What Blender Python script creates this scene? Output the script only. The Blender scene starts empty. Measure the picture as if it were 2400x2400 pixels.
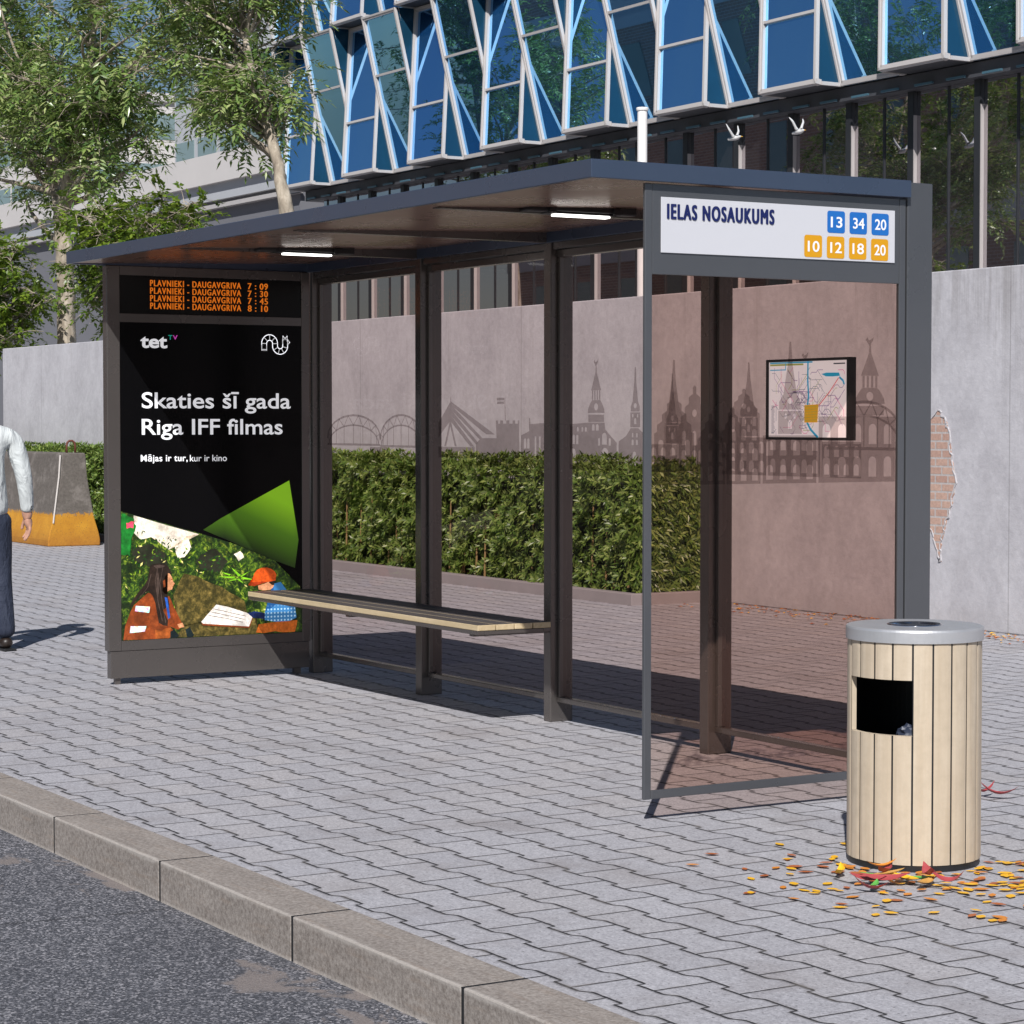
import bpy, bmesh, math, random
from mathutils import Vector, Matrix
R = random.Random(11)
sc = bpy.context.scene
COL = sc.collection

# ------------------------------------------------------------------ helpers
def link(o, parent=None):
    COL.objects.link(o)
    if parent is not None:
        o.parent = parent
    return o

def tag(o, label=None, cat=None, group=None, kind=None):
    if label: o['label'] = label
    if cat: o['category'] = cat
    if group: o['group'] = group
    if kind: o['kind'] = kind
    return o

def empty(name, loc=(0, 0, 0), rz=0.0, parent=None):
    o = bpy.data.objects.new(name, None)
    o.location = loc
    o.rotation_euler = (0, 0, rz)
    o.empty_display_size = 0.2
    return link(o, parent)

class MB:
    """collects shapes (world or local coordinates) and links them as ONE mesh object"""
    def __init__(s):
        s.v = []; s.f = []; s.m = []; s.mi = 0
    def add(s, vs, fs):
        b = len(s.v)
        s.v.extend([tuple(v) for v in vs])
        s.f.extend([tuple(b + i for i in f) for f in fs])
        s.m.extend([s.mi] * len(fs))
    def box(s, x0, x1, y0, y1, z0, z1, c=0.0):
        if c <= 0:
            s.add([(x0,y0,z0),(x1,y0,z0),(x1,y1,z0),(x0,y1,z0),(x0,y0,z1),(x1,y0,z1),(x1,y1,z1),(x0,y1,z1)],
                  [(3,2,1,0),(4,5,6,7),(0,1,5,4),(1,2,6,5),(2,3,7,6),(3,0,4,7)])
            return
        bm = bmesh.new()
        bmesh.ops.create_cube(bm, size=1.0)
        for v in bm.verts:
            v.co = Vector(((x0+x1)/2 + v.co.x*(x1-x0), (y0+y1)/2 + v.co.y*(y1-y0), (z0+z1)/2 + v.co.z*(z1-z0)))
        bmesh.ops.bevel(bm, geom=list(bm.edges), offset=c, segments=2, profile=0.5, affect='EDGES')
        s.bm(bm)
    def bm(s, bm):
        bm.verts.index_update()
        s.add([v.co[:] for v in bm.verts], [[v.index for v in f.verts] for f in bm.faces])
        bm.free()
    def bar(s, p, q, w, d, n):
        p = Vector(p); q = Vector(q); t = (q - p).normalized(); n = Vector(n).normalized()
        b = t.cross(n).normalized(); n = b.cross(t).normalized()
        vs = []
        for e in (p, q):
            for (i, j) in ((-1, -1), (1, -1), (1, 1), (-1, 1)):
                vs.append(e + b * (i * w / 2) + n * (j * d / 2))
        s.add(vs, [(0,1,2,3),(7,6,5,4),(0,4,5,1),(1,5,6,2),(2,6,7,3),(3,7,4,0)])
    def tube(s, path, k=8, caps=True):
        """path: [(x,y,z,r)...]"""
        n = len(path); vs = []; fs = []
        P = [Vector(p[:3]) for p in path]
        ref = Vector((0.31, 0.17, 0.93))
        for i in range(n):
            t = (P[min(i+1, n-1)] - P[max(i-1, 0)])
            if t.length < 1e-9: t = Vector((0, 0, 1))
            t.normalize()
            a = t.cross(ref)
            if a.length < 1e-3: a = t.cross(Vector((1, 0, 0)))
            a.normalize(); b = t.cross(a)
            for j in range(k):
                an = 2 * math.pi * j / k
                vs.append(P[i] + (a * math.cos(an) + b * math.sin(an)) * path[i][3])
        for i in range(n - 1):
            for j in range(k):
                fs.append((i*k+j, i*k+(j+1) % k, (i+1)*k+(j+1) % k, (i+1)*k+j))
        if caps:
            fs.append(tuple(range(k-1, -1, -1))); fs.append(tuple((n-1)*k+j for j in range(k)))
        s.add(vs, fs)
    def lathe(s, prof, cx=0, cy=0, k=64, closed=False):
        """prof: [(r,z)...] revolved about the vertical through cx, cy"""
        n = len(prof); vs = []; fs = []
        for r, z in prof:
            for j in range(k):
                a = 2 * math.pi * j / k
                vs.append((cx + r * math.cos(a), cy + r * math.sin(a), z))
        for i in range(n - 1):
            for j in range(k):
                fs.append((i*k+j, i*k+(j+1) % k, (i+1)*k+(j+1) % k, (i+1)*k+j))
        if closed:
            fs.append(tuple((n-1)*k+j for j in range(k)))
        s.add(vs, fs)
    def quad(s, a, b, c, d): s.add([a, b, c, d], [(0, 1, 2, 3)])
    def build(s, name, mat, parent=None, smooth=False, bevel=0.0):
        me = bpy.data.meshes.new(name)
        me.from_pydata(s.v, [], s.f)
        mats = mat if isinstance(mat, (list, tuple)) else [mat]
        for m in mats: me.materials.append(m)
        if len(mats) > 1:
            me.polygons.foreach_set('material_index', s.m)
        if smooth:
            me.polygons.foreach_set('use_smooth', [True] * len(me.polygons))
        me.update()
        o = bpy.data.objects.new(name, me)
        link(o, parent)
        if bevel > 0:
            b = o.modifiers.new('bevel', 'BEVEL'); b.width = bevel; b.segments = 2; b.limit_method = 'ANGLE'; b.angle_limit = 0.9
            b.harden_normals = False
        return o

def child_world(o, parent):
    """parent o while keeping its world-coordinates mesh where it is"""
    o.parent = parent
    o.matrix_parent_inverse = parent.matrix_world.inverted() if False else Matrix.Translation(-Vector(parent.location))
    return o

# ------------------------------------------------------------------ node helper
class N:
    def __init__(s, name):
        s.mat = bpy.data.materials.new(name); s.mat.use_nodes = True
        s.t = s.mat.node_tree; s.t.nodes.clear()
        s.out = s.t.nodes.new('ShaderNodeOutputMaterial')
    def n(s, typ, **kw):
        o = s.t.nodes.new(typ)
        for k, v in kw.items(): setattr(o, k, v)
        return o
    def set(s, sock, v):
        if hasattr(v, 'is_output') or isinstance(v, bpy.types.NodeSocket): s.t.links.new(v, sock)
        else:
            if sock.type == 'RGBA' and len(v) == 3: v = (*v, 1)
            sock.default_value = v
    def m(s, op, a, b=None, c=None):
        o = s.n('ShaderNodeMath', operation=op)
        s.set(o.inputs[0], a)
        if b is not None: s.set(o.inputs[1], b)
        if c is not None: s.set(o.inputs[2], c)
        return o.outputs[0]
    def sstep(s, lo, hi, v):
        o = s.n('ShaderNodeMapRange', interpolation_type='SMOOTHSTEP')
        s.set(o.inputs['Value'], v); o.inputs['From Min'].default_value = lo; o.inputs['From Max'].default_value = hi
        return o.outputs[0]
    def lin(s, lo, hi, v, a=0.0, b=1.0):
        o = s.n('ShaderNodeMapRange')
        s.set(o.inputs['Value'], v); o.inputs['From Min'].default_value = lo; o.inputs['From Max'].default_value = hi
        o.inputs['To Min'].default_value = a; o.inputs['To Max'].default_value = b
        return o.outputs[0]
    def pos(s): return s.n('ShaderNodeNewGeometry').outputs['Position']
    def obj(s): return s.n('ShaderNodeTexCoord').outputs['Object']
    def sep(s, v):
        o = s.n('ShaderNodeSeparateXYZ'); s.set(o.inputs[0], v); return o.outputs
    def comb(s, x, y, z=0.0):
        o = s.n('ShaderNodeCombineXYZ')
        for i, v in enumerate((x, y, z)): s.set(o.inputs[i], v)
        return o.outputs[0]
    def scale(s, v, f):
        o = s.n('ShaderNodeVectorMath', operation='MULTIPLY'); s.set(o.inputs[0], v); o.inputs[1].default_value = f
        return o.outputs[0]
    def noise(s, v, sc_, det=4, rough=0.55, dist=0.0):
        o = s.n('ShaderNodeTexNoise'); s.set(o.inputs['Vector'], v)
        o.inputs['Scale'].default_value = sc_; o.inputs['Detail'].default_value = det
        o.inputs['Roughness'].default_value = rough; o.inputs['Distortion'].default_value = dist
        return o.outputs['Fac']
    def vor(s, v, sc_, out='Color', feature='F1'):
        o = s.n('ShaderNodeTexVoronoi', feature=feature); s.set(o.inputs['Vector'], v); o.inputs['Scale'].default_value = sc_
        return o.outputs[out]
    def white(s, v):
        o = s.n('ShaderNodeTexWhiteNoise'); s.set(o.inputs['Vector'], v); return o.outputs['Value']
    def mix(s, f, a, b, blend='MIX'):
        o = s.n('ShaderNodeMix', data_type='RGBA', blend_type=blend)
        s.set(o.inputs[0], f); s.set(o.inputs[6], a); s.set(o.inputs[7], b)
        return o.outputs[2]
    def ramp(s, f, stops):
        o = s.n('ShaderNodeValToRGB'); s.set(o.inputs[0], f)
        e = o.color_ramp.elements
        while len(e) < len(stops): e.new(0.5)
        for i, (p, c) in enumerate(stops):
            e[i].position = p; e[i].color = (*c, 1) if len(c) == 3 else c
        return o.outputs[0]
    def bump(s, h, strength=0.3, dist=0.01):
        o = s.n('ShaderNodeBump'); s.set(o.inputs['Height'], h)
        o.inputs['Strength'].default_value = strength; o.inputs['Distance'].default_value = dist
        return o.outputs[0]
    def pbsdf(s, col, rough=0.6, metal=0.0, normal=None, **kw):
        o = s.n('ShaderNodeBsdfPrincipled')
        s.set(o.inputs['Base Color'], col); s.set(o.inputs['Roughness'], rough); s.set(o.inputs['Metallic'], metal)
        if normal is not None: s.set(o.inputs['Normal'], normal)
        for k, v in kw.items(): s.set(o.inputs[k.replace('_', ' ')], v)
        return o.outputs[0]
    def done(s, sh):
        s.t.links.new(sh, s.out.inputs['Surface']); return s.mat

def plain(name, col, rough=0.6, metal=0.0, var=0.08, nscale=12.0, bump=0.0, **kw):
    n = N(name); p = n.obj()
    f = n.noise(p, nscale, 5, 0.6)
    c = n.mix(f, [x * (1 - var) for x in col], [x * (1 + var) for x in col])
    r = n.lin(0.3, 0.7, f, max(0.02, rough - 0.06), min(1, rough + 0.06))
    nm = n.bump(n.noise(p, nscale * 8, 4), bump, 0.004) if bump > 0 else None
    return n.done(n.pbsdf(c, r, metal, nm, **kw))

M = {}
# ---- shelter metal: dark grey coated aluminium
n = N('shelter_metal'); p = n.obj()
f1 = n.noise(p, 3.0, 4); f2 = n.noise(p, 60, 4)
M['metal'] = n.done(n.pbsdf(n.mix(f1, (.130, .117, .110), (.155, .140, .132)), n.lin(.3, .7, f1, .20, .32), 0.62, n.bump(f2, .02, .002), Specular_IOR_Level=0.6))
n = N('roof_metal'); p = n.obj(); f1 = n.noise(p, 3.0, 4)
M['roof_metal'] = n.done(n.pbsdf(n.mix(f1, (.070, .096, .150), (.082, .110, .168)), n.lin(.3, .7, f1, .24, .34), 0.55))  # blue of the reflected sky is put into the base colour
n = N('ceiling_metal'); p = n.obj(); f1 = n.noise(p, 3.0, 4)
M['ceiling'] = n.done(n.pbsdf((.30, .175, .125), n.lin(.3, .7, f1, .24, .32), 0.6))  # brown base colour stands in for the paving mirrored in the underside
M['seam'] = plain('dark_seam', (.012, .012, .013), .7)
M['black'] = plain('black_plastic', (.012, .012, .013), .45)
M['steel'] = plain('brushed_steel', (.42, .42, .43), .33, 0.75, .05, 30)
M['chrome'] = plain('chrome', (.7, .7, .72), .08, 1.0, .02)
n = N('end_frame_metal'); p = n.obj(); f1 = n.noise(p, 3.0, 4)
M['end_metal'] = n.done(n.pbsdf(n.mix(f1, (.118, .122, .132), (.138, .142, .152)), n.lin(.3, .7, f1, .26, .36), 0.6))
# ---- concrete pavers
n = N('paver_paving'); p = n.pos(); X, Y, Z = n.sep(p)
P_, h_, a_ = .2795, .164, .0118
v = n.m('DIVIDE', n.m('SUBTRACT', -.692, Y), h_)
nn = n.m('ROUND', v)
u = n.m('FRACT', n.m('SUBTRACT', n.m('DIVIDE', n.m('SUBTRACT', X, 1.988), P_), n.m('MULTIPLY', nn, .5)))
u = n.m('FRACT', n.m('ADD', u, 2.0))
zig = n.m('MULTIPLY_ADD', n.sstep(.39, .55, u), 2 * a_, -a_)
ly = n.m('SUBTRACT', Y, n.m('MULTIPLY_ADD', nn, -h_, -.692))
dy = n.m('SUBTRACT', ly, zig)
d1 = n.m('MULTIPLY', n.m('ABSOLUTE', dy), .72)
dx = n.m('MULTIPLY', n.m('MINIMUM', u, n.m('SUBTRACT', 1.0, u)), P_)
ins = n.m('GREATER_THAN', n.m('ABSOLUTE', ly), a_)
d1 = n.m('MINIMUM', d1, n.m('ADD', dx, ins))
row = n.m('SUBTRACT', nn, n.m('GREATER_THAN', dy, 0.0))
xj = n.m('SUBTRACT', n.m('SUBTRACT', n.m('DIVIDE', n.m('SUBTRACT', X, 1.988), P_), .76), n.m('MULTIPLY', row, .5))
idx = n.m('FLOOR', xj); uj = n.m('SUBTRACT', xj, idx)
d2 = n.m('MULTIPLY', n.m('MINIMUM', uj, n.m('SUBTRACT', 1.0, uj)), P_)
d = n.m('MINIMUM', d1, d2)
wob = n.noise(p, 45, 2)
d = n.m('ADD', d, n.m('MULTIPLY_ADD', wob, .004, -.002))
rnd = n.white(n.comb(idx, row)); rnd2 = n.white(n.comb(row, idx, 3.0))
c = n.mix(rnd, (.305, .302, .332), (.405, .400, .430))
c = n.mix(n.m('MULTIPLY', n.sstep(.55, 1.0, rnd2), .55), c, (.40, .365, .35))
c = n.mix(n.m('MULTIPLY', n.sstep(.30, .0, rnd2), .5), c, (.27, .265, .29))
sp = n.noise(p, 95, 4, .8); sq = n.noise(p, 28, 4, .7)
c = n.mix(n.lin(.32, .68, sp), n.mix(.62, c, (.10, .095, .105)), n.mix(.45, c, (.70, .68, .70)))
c = n.mix(n.lin(.35, .68, sq), n.mix(.28, c, (.16, .15, .16)), n.mix(.14, c, (.6, .58, .6)))
gum = n.sstep(.030, .022, n.vor(n.scale(p, (1, 1, 0)), 1.6, 'Distance'))
c = n.mix(n.m('MULTIPLY', gum, .55), c, (.16, .155, .16))
bl = n.noise(p, 1.7, 5, .62)
c = n.mix(n.sstep(.50, .72, bl), c, n.mix(.42, c, (.20, .175, .17)))
pit = n.sstep(.64, .70, n.noise(p, 75, 2, .5))
c = n.mix(n.m('MULTIPLY', pit, .75), c, (.10, .095, .10))
dirt = n.noise(n.scale(p, (1, 1, 1)), 6.5, 3, .7)
jm = n.m('SUBTRACT', 1.0, n.sstep(.0020, .0050, d))
edge = n.m('SUBTRACT', 1.0, n.sstep(.002, .016, d))
c = n.mix(n.m('MULTIPLY', edge, n.lin(.35, .7, dirt, .05, .6)), c, (.13, .115, .11))
c = n.mix(jm, c, n.mix(n.sstep(.52, .74, dirt), (.018, .017, .019), (.11, .098, .088)))
hgt = n.m('ADD', n.m('MULTIPLY', n.sstep(.0, .009, d), 1.0), n.m('MULTIPLY', sp, .20))
M['paver'] = n.done(n.pbsdf(c, .82, 0, n.bump(hgt, .55, .006)))
# ---- asphalt
n = N('asphalt'); p = n.pos(); X, Y, Z = n.sep(p)
cr = n.sep(n.vor(p, 150))[0]
cr2 = n.sep(n.vor(p, 320))[1]
c = n.ramp(cr, [(0, (.020, .021, .026)), (.5, (.056, .059, .072)), (.76, (.17, .17, .19)), (1, (.50, .48, .50))])
c = n.mix(.35, c, n.ramp(cr2, [(0, (.012, .013, .017)), (.7, (.06, .06, .072)), (1, (.32, .31, .32))]))
big = n.noise(p, .8, 4)
c = n.mix(n.lin(.35, .7, big, 0, .4), c, (.028, .03, .038))
ck = n.vor(n.scale(p, (1, 1, 0)), .55, 'Distance', 'DISTANCE_TO_EDGE')
ck = n.m('ADD', ck, n.m('MULTIPLY_ADD', n.noise(p, 14, 4, .7), .05, -.025))
c = n.mix(n.m('MULTIPLY', n.sstep(.006, .002, n.m('ABSOLUTE', ck)), .5), c, (.012, .012, .014))
near = n.lin(-1.42, -2.35, Y, 1.0, 0.0)
dm = n.noise(n.scale(p, (1.0, 1.5, 1)), 2.1, 6, .62, .4)
edge = n.m('MULTIPLY_ADD', near, .24, dm)
mask = n.sstep(.75, .80, edge)
fine = n.noise(p, 150, 3, .7)
mask = n.m('MULTIPLY', mask, n.lin(.25, .6, fine, .55, 1.0))
c = n.mix(mask, c, n.mix(fine, (.15, .125, .115), (.24, .205, .19)))
M['asphalt'] = n.done(n.pbsdf(c, .85, 0, n.bump(n.m('ADD', cr, fine), .5, .006)))
# ---- kerb
n = N('kerb_concrete'); p = n.pos()
f = n.noise(n.scale(p, (1, 3, 3)), 3.2, 6, .65); g = n.noise(p, 130, 3, .7); k = n.noise(n.scale(p, (2, 14, 14)), 2.5, 4, .6)
c = n.ramp(f, [(.25, (.160, .130, .110)), (.5, (.22, .183, .157)), (.75, (.31, .265, .232))])
c = n.mix(n.lin(.34, .66, n.noise(p, 70, 4, .8)), n.mix(.45, c, (.08, .068, .06)), n.mix(.28, c, (.6, .56, .52)))
c = n.mix(n.m('MULTIPLY', n.sstep(.62, .70, n.noise(p, 11, 4, .7)), .5), c, (.13, .11, .095))
c = n.mix(n.sstep(.52, .75, k), c, n.mix(.35, c, (.27, .20, .15)))
Xk, Yk, Zk = n.sep(p)
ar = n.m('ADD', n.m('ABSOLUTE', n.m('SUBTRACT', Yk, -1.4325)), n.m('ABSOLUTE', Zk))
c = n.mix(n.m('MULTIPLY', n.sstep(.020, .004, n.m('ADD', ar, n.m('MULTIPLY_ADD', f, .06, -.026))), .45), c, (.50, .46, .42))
c = n.mix(n.m('MULTIPLY', n.sstep(-.118, -.130, n.m('ADD', Zk, n.m('MULTIPLY_ADD', g, .02, -.01))), .5), c, (.50, .45, .40))
M['kerb'] = n.done(n.pbsdf(c, .85, 0, n.bump(g, .35, .004)))
# ---- plaster wall
n = N('plaster_wall'); p = n.pos(); X, Y, Z = n.sep(p)
f = n.noise(n.scale(p, (1, 1, .75)), 2.3, 7, .66, .3); g = n.noise(p, 22, 6, .7); q = n.noise(n.scale(p, (1, 1, .45)), 9, 5, .7)
c = n.ramp(f, [(.28, (.36, .345, .365)), (.5, (.45, .435, .455)), (.72, (.53, .515, .535))])
c = n.mix(n.lin(.3, .7, g), n.mix(.20, c, (.22, .21, .22)), n.mix(.20, c, (.66, .64, .66)))
c = n.mix(n.sstep(.5, .75, q), c, n.mix(.2, c, (.30, .28, .28)))
st = n.noise(n.scale(p, (1, 1, .04)), 9, 5, .75)
fall = n.noise(n.scale(p, (1, 1, 0)), 9, 3, .6)
zz = n.m('SUBTRACT', n.m('MULTIPLY_ADD', fall, .8, 1.62), Z)      # streak ends lower where fall is small
stm = n.m('MULTIPLY', n.sstep(.08, -.32, zz), n.sstep(.42, .56, st))
reg = n.m('MULTIPLY', n.sstep(-5.45, -5.1, X), 1.0)
reg = n.m('MAXIMUM', reg, n.m('MULTIPLY', n.sstep(.62, .70, n.noise(n.scale(p, (1, 0, 0)), .55, 2)), .3))
c = n.mix(n.m('MULTIPLY', n.m('MULTIPLY', stm, reg), .30), c, (.15, .13, .12))
jx = n.m('ABSOLUTE', n.m('SUBTRACT', n.m('FRACT', n.m('DIVIDE', n.m('ADD', X, 3.85), 3.2)), .5)); jx = n.m('MULTIPLY', n.m('SUBTRACT', .5, jx), 3.2)
c = n.mix(n.m('MULTIPLY', n.sstep(.010, .003, n.m('ADD', jx, n.m('MULTIPLY', g, .004))), .55), c, (.20, .19, .19))
drip = n.noise(n.scale(p, (1, 1, .03)), 5.5, 5, .7)
c = n.mix(n.m('MULTIPLY', n.m('MULTIPLY', n.sstep(.56, .70, drip), n.lin(.9, 2.5, Z)), .35), c, (.24, .225, .22))
foot = n.m('MULTIPLY', n.lin(.22, 0.0, Z), .25)
c = n.mix(foot, c, (.27, .25, .24))
M['wall'] = n.done(n.pbsdf(c, .9, 0, n.bump(n.m('ADD', g, n.m('MULTIPLY', q, .6)), .35, .01)))
# ---- brick patch and brick building
def brick(name, c1, c2, mo, scale, bw=.5, rh=.25, axis='XZ', var=True):
    n = N(name); p = n.pos(); X, Y, Z = n.sep(p)
    w = n.comb(X if axis == 'XZ' else n.m('ADD', X, Y), Z)
    o = n.n('ShaderNodeTexBrick'); n.set(o.inputs['Vector'], w)
    n.set(o.inputs['Color1'], c1); n.set(o.inputs['Color2'], c2); n.set(o.inputs['Mortar'], mo)
    o.inputs['Scale'].default_value = scale; o.inputs['Mortar Size'].default_value = .022
    o.inputs['Brick Width'].default_value = bw; o.inputs['Row Height'].default_value = rh
    g = n.noise(p, 40, 4, .7)
    c = n.mix(n.lin(.3, .7, g), n.mix(.35, o.outputs['Color'], (.06, .04, .035)), o.outputs['Color'])
    return n.done(n.pbsdf(c, .88, 0, n.bump(n.m('ADD', o.outputs['Fac'], n.m('MULTIPLY', g, -.4)), .5, -.012)))
M['brick_patch'] = brick('old_brick', (.47, .29, .23), (.56, .37, .29), (.50, .46, .44), 3.2, .42, .19)
M['brick'] = brick('dark_brick', (.34, .20, .155), (.25, .15, .125), (.44, .38, .34), 1.6, .6, .22)
# ---- glass
def tint(name, col, gloss=.035, ior=1.28, rough=0.0):
    n = N(name)
    tr = n.n('ShaderNodeBsdfTransparent'); n.set(tr.inputs[0], col)
    gl = n.n('ShaderNodeBsdfGlossy'); n.set(gl.inputs['Color'], (1, 1, 1)); gl.inputs['Roughness'].default_value = rough
    geo = n.n('ShaderNodeNewGeometry'); dt = n.n('ShaderNodeVectorMath', operation='DOT_PRODUCT')
    n.t.links.new(geo.outputs['Incoming'], dt.inputs[0]); n.t.links.new(geo.outputs['Normal'], dt.inputs[1])
    cs = n.m('SUBTRACT', 1.0, n.m('ABSOLUTE', dt.outputs['Value']))
    f0 = ((ior - 1) / (ior + 1)) ** 2
    mx = n.n('ShaderNodeMixShader'); n.set(mx.inputs[0], n.m('MULTIPLY_ADD', n.m('POWER', cs, 5.0), .40, f0 * .4))
    n.t.links.new(tr.outputs[0], mx.inputs[1]); n.t.links.new(gl.outputs[0], mx.inputs[2])
    return n.done(mx.outputs[0])
M['glass'] = tint('rose_tinted_glass', (.76, .645, .61))
M['glass_end'] = tint('bronze_tinted_glass', (.83, .69, .625))
def film(name, col, keep, dif=(.05, .04, .04)):
    n = N(name)
    tr = n.n('ShaderNodeBsdfTransparent'); n.set(tr.inputs[0], col)
    df = n.n('ShaderNodeBsdfDiffuse'); n.set(df.inputs[0], dif)
    mx = n.n('ShaderNodeMixShader'); mx.inputs[0].default_value = keep
    n.t.links.new(tr.outputs[0], mx.inputs[1]); n.t.links.new(df.outputs[0], mx.inputs[2])
    return n.done(mx.outputs[0])
M['decal'] = film('grey_translucent_film', (.66, .63, .63), .08)
n = N('facade_glass'); p = n.pos()
w = n.noise(n.scale(p, (1, 1, .15)), 1.1, 2); ri = n.n('ShaderNodeObjectInfo').outputs['Random']
c = n.mix(w, (.26, .62, 1.0), (.42, .78, 1.0)); c = n.mix(n.lin(0, 1, ri, 0, .6), c, (.08, .33, .78))
M['facade_glass'] = n.done(n.pbsdf(c, .012, .97, n.bump(n.noise(n.comb(n.m('ADD', n.sep(p)[0], n.m('MULTIPLY', ri, 40)), n.sep(p)[1], n.sep(p)[2]), .30, 1), .10, .06)))
M['side_glass'] = plain('dark_teal_glass', (.012, .06, .11), .03, .35, .2, 2)
n = N('storefront_glass'); p = n.pos()
M['store_glass'] = n.done(n.pbsdf((.56, .53, .55), .015, .98, n.bump(n.noise(p, .3, 1), .03, .05)))
M['frame'] = plain('beige_mullion', (.45, .42, .405), .45, 0, .04, 3)
M['dark_frame'] = plain('dark_bronze_frame', (.035, .037, .042), .4, .3, .1, 2)
M['pier_cap'] = plain('grey_beige_cap', (.36, .33, .32), .5, 0, .05, 3)
M['soffit'] = plain('dark_soffit', (.05, .052, .06), .6)
M['blue_trim'] = plain('blue_grey_trim', (.07, .15, .20), .35, .2)
# ---- wood
def wood(name, c0, c1, axis=(1, 1, .06), sc_=26):
    n = N(name); p = n.pos()
    f = n.noise(n.scale(p, axis), sc_, 5, .6, .6); g = n.noise(p, 3.0, 4)
    isl = n.n('ShaderNodeNewGeometry').outputs['Random Per Island']
    c = n.mix(n.lin(.3, .72, f), c0, c1)
    c = n.mix(n.m('MULTIPLY', isl, .34), c, [x * .74 for x in c0])
    c = n.mix(n.lin(.45, .75, g, 0, .25), c, [x * .8 for x in c0])
    bl = n.noise(p, 22, 4, .7); c = n.mix(n.lin(.40, .70, bl, 0, .32), c, [x * .72 for x in c0])
    return n.done(n.pbsdf(c, .55, 0, n.bump(f, .12, .002)))
M['bin_wood'] = wood('pale_pine_slats', (.49, .395, .285), (.60, .505, .385))
M['bench_wood'] = wood('pale_bench_wood', (.52, .40, .23), (.68, .55, .36), (.06, 1, 1), 40)
M['bench_top'] = wood('dark_stained_boards', (.060, .050, .046), (.095, .08, .074), (.06, 1, 1), 40)
# ---- leaves
def leafmat(name, cols, trans=.3, rough=.45):
    n = N(name)
    r = n.n('ShaderNodeNewGeometry').outputs['Random Per Island']
    k = len(cols)
    c = n.ramp(r, [(i / max(1, k - 1), col) for i, col in enumerate(cols)])
    b = n.pbsdf(c, rough)
    t = n.n('ShaderNodeBsdfTranslucent'); n.set(t.inputs[0], n.mix(.5, c, (.20, .26, .02), 'MIX'))
    mx = n.n('ShaderNodeMixShader'); mx.inputs[0].default_value = trans
    n.t.links.new(b, mx.inputs[1]); n.t.links.new(t.outputs[0], mx.inputs[2])
    return n.done(mx.outputs[0])
M['leaf'] = leafmat('tree_leaves', [(.055, .12, .030), (.15, .24, .055), (.26, .34, .095), (.10, .18, .05), (.42, .47, .19), (.065, .135, .04)], .30, .27)
M['bush'] = leafmat('bright_leaves', [(.050, .10, .010), (.095, .16, .016), (.19, .26, .025), (.065, .12, .012)], .32, .40)
M['hedge'] = leafmat('hedge_leaves', [(.075, .145, .022), (.155, .23, .04), (.045, .095, .014), (.27, .33, .085), (.135, .21, .035)], .28, .38)
n = N('bark'); p = n.pos()
f = n.noise(n.scale(p, (1, 1, .35)), 7, 6, .7); g = n.vor(n.scale(p, (1, 1, .4)), 9, 'Distance')
c = n.ramp(f, [(.3, (.13, .10, .075)), (.50, (.30, .25, .19)), (.68, (.50, .43, .34))])
M['bark'] = n.done(n.pbsdf(c, .9, 0, n.bump(n.m('ADD', f, g), .6, .03)))
M['stem'] = plain('hedge_stem', (.26, .17, .07), .8)
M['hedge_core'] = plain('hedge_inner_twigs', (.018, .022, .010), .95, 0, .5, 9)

# ------------------------------------------------------------------ world, sun, camera
EL, SX, SY = math.radians(42.2), .786, -.619
w = bpy.data.worlds.new('World'); sc.world = w; w.use_nodes = True
nt = w.node_tree; nt.nodes.clear()
sky = nt.nodes.new('ShaderNodeTexSky'); sky.sky_type = 'NISHITA'; sky.sun_disc = False
sky.sun_elevation = EL; sky.sun_rotation = math.atan2(SX, SY); sky.altitude = 100; sky.air_density = 1.0; sky.dust_density = .6; sky.ozone_density = 4.0
bg = nt.nodes.new('ShaderNodeBackground'); bg.inputs['Strength'].default_value = .05
wo = nt.nodes.new('ShaderNodeOutputWorld')
nt.links.new(sky.outputs[0], bg.inputs[0]); nt.links.new(bg.outputs[0], wo.inputs[0])
sl = bpy.data.lights.new('sun', 'SUN'); sl.energy = 5.0; sl.angle = math.radians(.5); sl.color = (1, .985, .97)
so = link(bpy.data.objects.new('sun', sl))
so.rotation_euler = Vector((SX * math.cos(EL), SY * math.cos(EL), math.sin(EL))).to_track_quat('Z', 'Y').to_euler()
so.location = (20, -20, 30)
yaw, pit = .5403, .0382
fw = Vector((-math.cos(yaw) * math.cos(pit), math.sin(yaw) * math.cos(pit), -math.sin(pit)))
rt = fw.cross(Vector((0, 0, 1))).normalized(); up = rt.cross(fw)
cam = bpy.data.cameras.new('camera'); cam.sensor_width = 36; cam.lens = 5480.5 / 2400 * 36; cam.clip_end = 2000; cam.clip_start = .05
co = link(bpy.data.objects.new('camera', cam))
m4 = Matrix((rt, up, -fw)).transposed().to_4x4(); m4.translation = Vector((8.0271, -4.3576, 1.437)); co.matrix_world = m4
sc.camera = co
sc.view_settings.view_transform = 'Standard'; sc.view_settings.look = 'None'
sc.view_settings.exposure = 0.18; sc.view_settings.gamma = 1.0; sc.view_settings.use_curve_mapping = False
sc.render.engine = 'CYCLES'
sc.cycles.max_bounces = 10; sc.cycles.transparent_max_bounces = 24; sc.cycles.use_denoising = True

# ------------------------------------------------------------------ the setting
KY0, KY1, KH = -1.4325, -1.2386, .132
b = MB(); b.quad((-260, KY1, -.004), (60, KY1, -.004), (60, 220, -.004), (-260, 220, -.004))
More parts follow.
